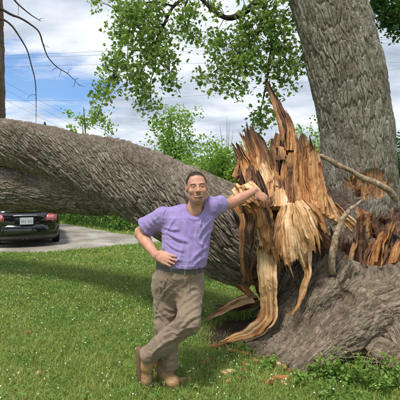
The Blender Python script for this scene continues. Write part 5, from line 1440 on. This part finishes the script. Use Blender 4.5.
def hand(wr, fwd, nrm, thumb_side, bends, spread, tuck=False):
    """palm and five fingers; fwd to the knuckles, nrm out of the back of the hand"""
    f = unit(fwd); n = unit(np.asarray(nrm, float) - f * (np.asarray(nrm, float) @ f)); s = np.cross(n, f) * thumb_side
    palm = wr + f * 0.05
    bf.cone(wr, palm + f * 0.03, 0.029, 0.041, 0.012, flat=(n, 0.45))
    bf.cone(palm - f * 0.01 + s * 0.012, palm + f * 0.035 + s * 0.01, 0.036, 0.04, 0.01, flat=(n, 0.42))
    lens = (0.082, 0.092, 0.086, 0.068)
    tips = []
    for i in range(4):
        off = (1.5 - i) * 0.0205
        k0 = wr + f * (0.088 - 0.004 * abs(i - 1)) + s * off + n * 0.003
        d = unit(f + s * spread * (1.5 - i)); q = k0; th = 0.0
        rads = (0.0098, 0.0092, 0.0086, 0.0076)
        for j, fr in enumerate((0.46, 0.30, 0.24)):
            th += bends[i][j]
            dd = unit(d * math.cos(th) - n * math.sin(th))
            e = q + dd * lens[i] * fr
            bf.cone(q, e, rads[j], rads[j + 1], 0.005 if j else 0.008)
            if i == 2 and j == 0: ring = (q + (e - q) * 0.5, dd)
            q = e
        tips.append(q)
    # thumb leaves the side of the palm near its base
    a = wr + f * 0.022 + s * 0.022 - n * 0.004; b = a + (unit(s * 0.5 - f * 0.35 - n * 0.8) if tuck else unit(f * 0.6 + s * 0.8 - n * 0.35)) * 0.042
    c = b + (unit(s * 0.2 - f * 0.5 - n * 0.8) if tuck else unit(f * 0.85 + s * 0.4 - n * 0.45)) * 0.034; e = c + (unit(-f * 0.5 - n) if tuck else unit(f * 0.95 + s * 0.15 - n * 0.4)) * 0.026
    bf.cone(a, b, 0.017, 0.0125, 0.012); bf.cone(b, c, 0.0118, 0.0105, 0.005); bf.cone(c, e, 0.0105, 0.0085, 0.004)
    return ring
# right hand on the hip: back of the hand to the camera, fingers across the front, thumb behind
rf = unit(P(178, 263, 2.865) - Rwr)
ringp = hand(Rwr, rf, (-0.05, -1.0, 0.30), 1, ((0.04, 0.14, 0.2), (0.06, 0.14, 0.2), (0.08, 0.16, 0.2), (0.10, 0.18, 0.2)), 0.07, True)
# left hand draped over the wood: fingers hang down
lf = unit((0.74, 0.0, -0.62))
hand(Lwr, lf, (0.40, -0.80, 0.50), -1, ((0.30, 0.40, 0.3), (0.22, 0.36, 0.3), (0.18, 0.34, 0.3), (0.14, 0.32, 0.3)), 0.10)
# legs inside the trousers
Rhip, Rkn, Ran = P(167, 287, 3.10), P(166, 327, 3.06), P(167, 366, 3.08)
Lhip, Lkn, Lan = P(189.5, 289, 3.07), P(189, 322, 2.86), P(149, 354, 2.97)
bf.cone(P(178, 268, 3.08), P(178, 284, 3.08), 0.11, 0.11, 0.05)
for a, b, c in ((Rhip, Rkn, Ran), (Lhip, Lkn, Lan)):
    bf.cone(a, b, 0.078, 0.055, 0.03); bf.cone(b, c, 0.055, 0.036, 0.03)
V, Q = bf.mesh()
V = relax(V, Q, 1, 0.4)
loc = (V - HC) @ HM.T / 1.02
inhead = (np.linalg.norm(loc, axis=1) < 0.17) & (loc[:, 2] > -0.14)
x_, y_, z_ = loc.T
md = np.min([np.hypot(x_ - a[0] - (b[0] - a[0]) * tt, z_ - a[2] - (b[2] - a[2]) * tt) for a, b in zip(mo[:-1], mo[1:]) for tt in (0, .25, .5, .75, 1)], 0)
lip = np.where(inhead & (y_ > 0.06), sstep(0.0115, 0.006, md), 0) * 0.75
bd = np.hypot(x_ / 0.034, (z_ + 0.076) / 0.036)
beard = np.where(inhead & (y_ > 0.03), sstep(1.25, 0.75, bd) * (1 - sstep(0.008, 0.004, md)) * 0.95, 0)
jaw = np.where(inhead & (z_ < -0.04) & (y_ > -0.01), sstep(-0.035, -0.075, z_) * 0.22, 0)
jaw *= (1 - sstep(0.010, 0.004, md))
beard = np.maximum(beard, jaw)
beard = np.clip(beard * (0.75 + 0.5 * fbm(V * 160, 2, 3)), 0, 1)
nz_ = 0.007 * fbm(V * 90, 2, 6) + 0.004 * fbm(V * 30, 2, 7)
temple = np.maximum(0, 1 - np.hypot((np.abs(x_) - 0.045) / 0.026, (z_ - 0.078) / 0.026)) * 0.016 * (y_ > 0)
scalp = np.where(inhead, sstep(0.003, -0.006, y_ - 0.014 - 0.66 * (z_ - 0.030) + nz_ + temple) * sstep(0.003, -0.006, 0.35 * (y_ + 0.02) - (z_ + 0.035) + nz_), 0)
scalp = np.where((np.abs(x_) > 0.0755) & (z_ < 0.036), 0, scalp)
V_body, Q_body = V, Q
body = link('body', mesh('body', V, [Q], True, {'lip': lip, 'beard': np.maximum(beard, scalp * 0.9), 'scalp': scalp}), M['skin'], man)
# eyes, teeth, brows, ring
def ball(c, r_, n=14, M3=None):
    a = np.linspace(0, np.pi, n); b = np.linspace(0, 2 * np.pi, 2 * n, endpoint=False)
    V = np.array([[math.sin(p) * math.cos(q), math.cos(p), math.sin(p) * math.sin(q)] for p in a for q in b]) * r_
    if M3 is not None: V = V @ M3
    return V + c, [grid_faces(n, 2 * n)]
for s in (-1, 1):
    e = link('eye', mesh('eye', *ball(hl(s * 0.031, 0.0700, 0.0022), 0.0128)), M['eye_white'], man)
    link('iris', mesh('iris', *ball(hl(s * 0.031 + 0.0006, 0.0795, 0.0024), np.array([0.0072, 0.0040, 0.0072]), 10, HM)), M['iris'], e)
    parts = []
    rr = np.random.default_rng(40 + s)
    for i in range(170):
        u = rr.uniform(0, 1); bx = 0.014 + 0.036 * u; bz = 0.0200 + 0.005 * math.sin(u * 2.6) - 0.003 * u + rr.normal(0, 0.0015)
        near_ = inhead & (np.hypot(x_ - s * bx, z_ - bz) < 0.0045)
        by = (y_[near_].max() if near_.any() else 0.08) + 0.0004
        a = hl(s * bx, by, bz); b = a + (hx_ * s * 0.006 + hz_ * 0.002 * (1 - u) - hz_ * 0.001 + hyv * 0.0012) + rr.normal(0, 0.0007, 3)
        parts.append((np.array([a - hz_ * 0.0008, a + hz_ * 0.0008, b]), [np.array([[0, 1, 2]])]))
    V, Fc, _ = merge(parts)
    link('eyebrow', mesh('eyebrow', V, Fc), M['hair'], man)['kind'] = 'stuff'
tp = [hl(x * 0.85, y - 0.0035, z + 0.0012) for x, y, z in mo]
V, Fc = tube(np.array([np.r_[q, 0.0040] for q in tp]), 8, 24)
link('teeth', mesh('teeth', V, Fc), M['teeth'], man)
tt = np.linspace(0, 2 * np.pi, 17)
rc, rd = ringp; o1 = unit(np.cross(rd, [0, 0, 1])); o2 = np.cross(rd, o1)
V, Fc = tube(np.array([np.r_[rc + (o1 * math.cos(q) + o2 * math.sin(q)) * 0.0102, 0.0016] for q in tt]), 6, 34)
link('ring', mesh('ring', V, Fc), M['gold'], man)
# hair: close-cropped strands growing from the scalp
rr = np.random.default_rng(3)
NB = normals(V_body, Q_body)
cand = np.nonzero(scalp > 0.3)[0]
ii = rr.choice(cand, 15000); a = V_body[ii] + rr.normal(0, 0.0012, (len(ii), 3))
d = 0.75 * NB[ii] + rr.normal(0, 0.28, (len(ii), 3)) + hyv * 0.45; d /= np.linalg.norm(d, axis=1, keepdims=True)
b = a + d * rr.uniform(0.004, 0.0095, (len(ii), 1)); sd_ = np.cross(d, rr.normal(size=d.shape)); sd_ /= np.linalg.norm(sd_, axis=1, keepdims=True)
VV = np.stack([a - sd_ * 0.0007, a + sd_ * 0.0007, b], 1).reshape(-1, 3)
link('hair', mesh('hair', VV, [np.arange(len(VV)).reshape(-1, 3)]), M['hair'], man)['kind'] = 'stuff'

# ---- t-shirt
def loft(field, stn, lo_z, hi_z, k=0.03, grow=0.0, sub=False, ex=2.3):
    """stations: z, cx, cy, half width, half depth"""
    stn = np.array(sorted(stn)); zt = stn[:, 0]
    def fn(X, Y, Z):
        z = np.clip(Z, zt[0], zt[-1])
        cx, cy, a, b = (np.interp(z, zt, stn[:, i]) for i in (1, 2, 3, 4))
        a = a + grow; b = b + grow
        q = (np.abs((X - cx) / a) ** ex + np.abs((Y - cy) / b) ** ex) ** (1 / ex)
        d = (q - 1) * np.minimum(a, b)
        return np.maximum(d, np.maximum(Z - hi_z, lo_z - Z))
    w = stn[:, 3].max() + grow; d_ = stn[:, 4].max() + grow
    return field.op(fn, (stn[:, 1].min() - w, stn[:, 2].min() - d_, lo_z), (stn[:, 1].max() + w, stn[:, 2].max() + d_, hi_z), k, sub)
def stn(py, cx, hw, hd, Y=3.08):
    p = P(cx, py, Y); return (p[2], p[0], Y, hw / F * Y, hd)
tors = [stn(207, 193.5, 12, 0.070, 3.10), stn(211, 190.5, 20, 0.090, 3.11), stn(217, 188.5, 26.5, 0.120, 3.10), stn(228, 187, 25.4, 0.135, 3.09), stn(240, 186, 23.9, 0.150, 3.08), stn(252, 185, 23.2, 0.162, 3.07), stn(261, 184.4, 22.6, 0.168, 3.07), stn(268, 183.4, 22.4, 0.160, 3.07)]
sf = Field(span(-0.50, 0.36, 0.0044), span(2.85, 3.50, 0.0044), span(0.80, 1.46, 0.0044))
hem_z = P(184, 269, 2.92)[2]
loft(sf, tors, hem_z, P(194, 207.5, 3.09)[2], 0)
sf.cone(P(190, 211, 3.11), Rsh + [0.02, 0, 0.005], 0.055, 0.062, 0.05)
sf.cone(P(198, 210, 3.11), Lsh, 0.052, 0.060, 0.05)
ud, vd = unit(Rel - Rsh), unit(Lel - Lsh)
Rhem, Lhem = Rsh + ud * 0.165, Lsh + vd * 0.135
sf.cone(Rsh, Rhem + ud * 0.06, 0.064, 0.094, 0.05)
sf.cone(Lsh, Lhem + vd * 0.06, 0.062, 0.074, 0.05)
sf.cut(Rhem, ud + np.array([0, 0, -0.15]), Rhem - 0.14, Rhem + 0.16)
sf.cut(Lhem, vd, Lhem + [-0.10, -0.1, -0.14], Lhem + 0.16)
sf.cone(Rhem - ud * 0.06, Rhem + ud * 0.08, 0.066, 0.087, 0.0, True)
sf.cone(Lhem - vd * 0.06, Lhem + vd * 0.08, 0.054, 0.064, 0.0, True)
# neckline and open hem
sf.cone(P(195.2, 210.5, 2.98), P(195.5, 203, 3.10), 0.058, 0.078, 0.006, True)
loft(sf, tors, hem_z - 0.1, hem_z + 0.05, 0, -0.009, True)
V, Q = sf.mesh()
V = relax(V, Q, 2, 0.5)
Nn = normals(V, Q)
def fold(V, a, b, w, amp):
    """a soft ridge along the segment a-b, both in space"""
    a, b = np.asarray(a), np.asarray(b); ab = b - a
    t = np.clip(((V - a) @ ab) / (ab @ ab), 0, 1); d = np.linalg.norm(V - a - t[:, None] * ab, axis=1)
    return amp * np.exp(-(d / w) ** 2) * np.sin(np.pi * t)
def crease(V, N, a, b, w, amp):
    """a ridge in the cloth on the side that faces forward, along the line a-b seen on it, curved a little and thinning out"""
    k = 0.0075
    uv = np.stack([V[:, 0] / V[:, 1] * F, (H - V[:, 2]) / V[:, 1] * F], 1) * k
    a = np.array([a[0] - 200, a[1] - HY]) * k; b = np.array([b[0] - 200, b[1] - HY]) * k; ab = b - a; L = np.linalg.norm(ab)
    t = np.clip((uv - a) @ ab / (L * L), 0, 1); nrm = np.array([-ab[1], ab[0]]) / L
    c = a + t[:, None] * ab + (0.10 * L * np.sin(np.pi * t))[:, None] * nrm
    r_ = uv - c; d = np.linalg.norm(r_, axis=1); side = np.sign(r_ @ nrm)
    ww = w * np.where(side > 0, 0.65, 1.25) * (0.6 + 0.6 * t)
    return amp * np.exp(-(d / ww) ** 2) * np.sin(np.pi * t) ** 0.7 * np.clip(-N[:, 1] * 1.6, 0, 1)
q = V * np.array([9, 9, 5.0])
w = 0.007 * fbm(q + 1.5 * fbm(V * 4, 2, 8)[:, None], 3, 2) + 0.007 * (0.6 - 2 * np.abs(fbm(V * np.array([9, 9, 7]) + 1.6 * fbm(V * 5, 2, 3)[:, None], 2, 5)))
for a, b, w_, am in (((166, 232), (190, 242), 0.016, 0.010), ((164, 240), (186, 252), 0.014, 0.010), ((165, 252), (190, 262), 0.013, 0.009), ((214, 218), (198, 240), 0.016, 0.010), ((216, 226), (200, 250), 0.014, 0.009), ((163, 226), (180, 230), 0.014, 0.009),
                     ((209, 246), (190, 262), 0.014, 0.008), ((207, 256), (192, 268), 0.012, 0.008), ((202, 214), (203, 240), 0.012, 0.007), ((176, 216), (168, 232), 0.014, 0.008), ((207, 210), (200, 226), 0.012, 0.007), ((170, 260), (182, 270), 0.010, 0.007)):
    w = w + crease(V, Nn, a, b, w_, am * 0.85) - crease(V, Nn, (a[0] + 1.5, a[1] + 3), (b[0] + 1.5, b[1] + 3), w_, am * 0.6)
for k_ in range(4):   # sleeve folds
    c = Rsh + ud * (0.04 + 0.045 * k_)
    w = w + fold(V, c + [-0.06, -0.07, 0.05], c + [0.05, -0.09, -0.06], 0.012, 0.006)
w = np.where(V[:, 2] < hem_z + 0.06, np.maximum(w, -0.0025), w)
# ribbed collar, sleeve hems and bottom hem stand a little proud
na, nb = P(195.2, 210.5, 2.98), P(195.5, 203, 3.10); nd = nb - na; tt_ = np.clip((V - na) @ nd / (nd @ nd), 0, 1)
nc_ = np.linalg.norm(V - na - tt_[:, None] * nd, axis=1) - (0.058 + 0.020 * tt_)
w = w * sstep(0.0, 0.05, nc_) + 0.0035 * sstep(0.021, 0.016, nc_)
for hp_, hd_, hr_ in ((Rhem, unit(ud + np.array([0, 0, -0.15])), 0.13), (Lhem, vd, 0.12)):
    dd_ = -(V - hp_) @ hd_
    w = w + np.where((np.linalg.norm(V - hp_, axis=1) < hr_), 0.0025 * sstep(0.026, 0.021, dd_), 0)
w = w + 0.0025 * sstep(hem_z + 0.03, hem_z + 0.024, V[:, 2])
V = V + Nn * w[:, None]
shirt_o = link('t_shirt', mesh('t_shirt', V, [Q]), M['shirt'], man)
def onto(V, px, py):
    """the front-most point of a mesh seen at a pixel"""
    u = 200 + V[:, 0] / V[:, 1] * F; v_ = HY + (H - V[:, 2]) / V[:, 1] * F
    m = np.hypot(u - px, v_ - py) < 1.1
    return P(px, py, V[m, 1].min()) if m.any() else None
def seam(V, pts, parent, mat, r_=0.0017):
    A = catmull(np.array([(a, b, 0.0) for a, b in pts]), max(8, 5 * len(pts)))
    q = [onto(V, a, b) for a, b, _ in A]; q = [p for p in q if p is not None]
    if len(q) < 4: return
    V2, F2 = tube(np.array([np.r_[p, r_] for p in q]), 5, len(q) * 2)
    link('seam', mesh('seam', V2, F2), M[mat], parent)
seam(V, [(166, 209), (163, 215), (163, 222), (165, 229)], shirt_o, 'shirt', 0.0012)

# ---- trousers and belt
tf = Field(span(-0.52, 0.06, 0.0046), span(2.66, 3.30, 0.0046), span(0.02, 0.99, 0.0046))
pel = [stn(258, 180, 22.3, 0.148, 3.075), stn(266, 179.5, 22.9, 0.152, 3.075), stn(276, 178.5, 24.4, 0.152, 3.08), stn(286, 178, 24.6, 0.140, 3.08), stn(296, 178, 21, 0.10, 3.08), stn(304, 178, 14, 0.05, 3.08)]
wz = P(180, 262.5, 3.0)[2]
loft(tf, pel, P(178, 303, 3.07)[2], wz, 0)
for a, b, c, ra, rb, rcf in ((Rhip, Rkn, P(167, 370, 3.08), 0.104, 0.086, 0.080), (Lhip, Lkn, P(146.5, 356, 2.965), 0.100, 0.080, 0.068)):
    tf.cone(a + (a - b) * 0.12, b, ra, rb, 0.05)
    tf.cone(b, c, rb * 0.98, rcf, 0.03)
tf.cut(P(167, 369, 3.08), (0, 0, -1.0), P(167, 369, 3.08) - [0.11, 0.12, 0.12], P(167, 369, 3.08) + [0.10, 0.12, 0.02])
ld = unit(P(146.5, 356, 2.965) - Lkn)
cf_ = Lkn + ld * (np.linalg.norm(P(146.5, 356, 2.965) - Lkn) + 0.008)
tf.cut(cf_, ld, cf_ - 0.10, cf_ + 0.10)
tf.cone(P(167, 360, 3.08), P(167, 380, 3.08), 0.064, 0.066, 0, True)
tf.cone(cf_ - ld * 0.05, cf_ + ld * 0.06, 0.054, 0.058, 0, True)
V, Q = tf.mesh(); V = relax(V, Q, 2, 0.5); Nn = normals(V, Q)
w = 0.009 * fbm(V * np.array([7, 7, 4.0]) + 1.2 * fbm(V * 3, 2, 1)[:, None], 3, 12) + 0.009 * (0.6 - 2 * np.abs(fbm(V * np.array([8, 8, 13]) + 1.5 * fbm(V * 5, 2, 3)[:, None], 2, 15)))
for a, b, w_, am in (((195, 294, 2.93), (172, 318, 2.95), 0.014, 0.012), ((199, 304, 2.88), (178, 326, 2.9), 0.014, 0.011), ((201, 314, 2.8), (180, 330, 2.85), 0.012, 0.010), ((196, 326, 2.76), (172, 338, 2.86), 0.013, 0.012), ((188, 334, 2.78), (164, 346, 2.9), 0.012, 0.011),
                     ((176, 338, 2.84), (156, 350, 2.92), 0.011, 0.010), ((164, 344, 2.9), (150, 358, 2.93), 0.010, 0.009), ((176, 282, 2.93), (160, 300, 2.98), 0.013, 0.009), ((158, 300, 2.98), (160, 336, 2.98), 0.012, 0.008), ((186, 276, 2.92), (190, 296, 2.93), 0.010, 0.008), ((168, 276, 2.93), (164, 292, 2.97), 0.011, 0.007), ((176, 358, 3.0), (160, 364, 3.0), 0.010, 0.011), ((175, 350, 3.0), (160, 358, 3.0), 0.010, 0.010)):
    w = w + crease(V, Nn, a, b, w_, am * 0.9) - crease(V, Nn, (a[0] + 1, a[1] + 3.2), (b[0] + 1, b[1] + 3.2), w_, am * 0.7)
w = w * sstep(P(180, 266, 3.0)[2], P(180, 276, 3.0)[2], V[:, 2])
V = V + Nn * w[:, None]
tr_ = link('trousers', mesh('trousers', V, [Q]), M['trouser'], man)
M['thread'] = M['trouser']
seam(V, [(163, 271), (166, 277), (171, 281), (177, 282)], tr_, 'thread')           # hip pocket
seam(V, [(190, 274), (190.5, 284), (189, 292)], tr_, 'thread')                      # fly
seam(V, [(160, 366.5), (167, 367.5), (175, 366.5)], tr_, 'thread')
# belt, buckle, pocket seam, side seam
ang = np.linspace(0, 2 * np.pi, 60, endpoint=False)
def ring_at(py, grow, z0=None):
    s_ = stn(py, 179.8, 22.6, 0.150, 3.075)
    ca, sa = np.cos(ang), np.sin(ang); e = 2 / 2.3
    return np.stack([s_[1] + (s_[3] + grow) * np.sign(ca) * np.abs(ca) ** e, s_[2] + (s_[4] + grow) * np.sign(sa) * np.abs(sa) ** e, np.full(60, s_[0])], -1)
rings = [ring_at(268.3, 0.000), ring_at(268.3, 0.0065), ring_at(263.8, 0.0065), ring_at(263.8, 0.000)]
tiltz = lambda Rg: np.c_[Rg[:, 0], Rg[:, 1], Rg[:, 2] - 0.09 * (Rg[:, 0] - rings[0][:, 0].mean()) - 0.001 - 0.03 * (3.075 - Rg[:, 1])]
VB = np.concatenate([tiltz(q) for q in rings])
belt = link('belt', mesh('belt', VB, [grid_faces(4, 60)], False), M['belt'], man)
for px_ in (171.5, 185, 196.5):
    m_ = np.abs(200 + VB[:, 0] / VB[:, 1] * F - px_) < 2.0
    c_ = VB[m_][VB[m_][:, 1] < 3.05]
    if len(c_): link('belt_loop', mesh('belt_loop', *box((c_[:, 0].mean(), c_[:, 1].min() - 0.002, c_[:, 2].mean()), (0.011, 0.007, 0.044)), smooth=False), M['trouser'], tr_)
# ---- boots
def boot(heel, fwd, up, shaft):
    """heel = point under the heel; fwd along the foot; up out of the sole"""
    f = unit(fwd); u = unit(np.asarray(up, float) - f * (np.asarray(up, float) @ f)); s = np.cross(f, u)
    L = lambda a, b, c: heel + f * a + s * b + u * c
    lo_, hi_ = [], []
    pts = np.array([L(a, b, c) for a in (-0.10, 0.24) for b in (-0.09, 0.09) for c in (-0.03, 0.26)])
    lo_, hi_ = pts.min(0) - 0.01, pts.max(0) + 0.01
    bo = Field(*[span(l, h_, 0.0045) for l, h_ in zip(lo_, hi_)])
    bo.cone(L(-0.015, 0, 0.065), L(0.07, 0, 0.066), 0.043, 0.045, 0.02)
    bo.cone(L(0.07, 0, 0.062), L(0.175, 0.003, 0.050), 0.046, 0.041, 0.02)
    bo.ell(L(0.165, 0.002, 0.047), (0.052, 0.050, 0.038), 0.02, M=np.array([f, s, u]))
    an = L(-0.005, 0, 0.095); sh = unit(shaft)
    bo.cone(L(0.045, 0, 0.082), an + sh * 0.05, 0.043, 0.046, 0.03)
    bo.cone(an, an + sh * 0.10, 0.046, 0.050, 0.02)
    bo.cut(L(0, 0, 0.022), -u, lo_, hi_)
    V, Q = bo.mesh(); V = relax(V, Q, 2); Nn = normals(V, Q)
    V = V + Nn * (0.004 * fbm(V * 26, 3, 5))[:, None]
    b_ = link('boot', mesh('boot', V, [Q]), M['boot'], man)
    # sole with a heel step
    n = 40; a = np.linspace(0, 2 * np.pi, n, endpoint=False)
    ox = 0.07 + 0.152 * np.cos(a); oy = np.sign(np.sin(a)) * np.abs(np.sin(a)) ** 0.75 * (0.046 + 0.008 * np.cos(a))
    rs = [np.array([L(x, y, c) for x, y in zip(ox * 1, oy * g_)]) for c, g_ in ((0.0, 0.94), (0.004, 1.0), (0.022, 1.0), (0.029, 0.96))]
    V = np.concatenate(rs + [[L(0.07, 0, 0.0)], [L(0.07, 0, 0.029)]])
    k_ = 4 * n; jj = np.arange(n); j2_ = (jj + 1) % n
    link('sole', mesh('sole', V, [grid_faces(4, n), np.stack([np.full(n, k_), j2_, jj], 1), np.stack([np.full(n, k_ + 1), 3 * n + jj, 3 * n + j2_], 1)]), M['boot_sole'], b_)
    for i in range(5):
        x0, z0 = 0.112 - 0.021 * i, 0.100 + 0.020 * i
        V, Fc = tube(np.array([np.r_[L(x0 - 0.004, -0.026, z0 - 0.006), 0.0028], np.r_[L(x0 + 0.010, 0, z0 + 0.007), 0.0028], np.r_[L(x0 - 0.004, 0.026, z0 - 0.006), 0.0028]]), 6, 12)
        link('lace', mesh('lace', V, Fc), M['boot_sole'], b_)
# flat boot: toe to the right and towards the camera
fd = unit((0.55, -0.83, 0))
boot(np.array([P(166, 370, 3.08)[0] - 0.03, 3.10, 0.004]), fd, (0, 0, 1), (0.0, 0.0, 1.0))
# crossed boot: standing on its toe, sole to the left
toe = np.array([P(145, 386, 3.0)[0], 2.985, 0.012])
fdir = unit((0.10, 0.02, -1.0)); updir = unit((1.0, -0.30, 0.15))
boot(toe - fdir * 0.215 - unit(updir) * 0.03, fdir, updir, -ld)
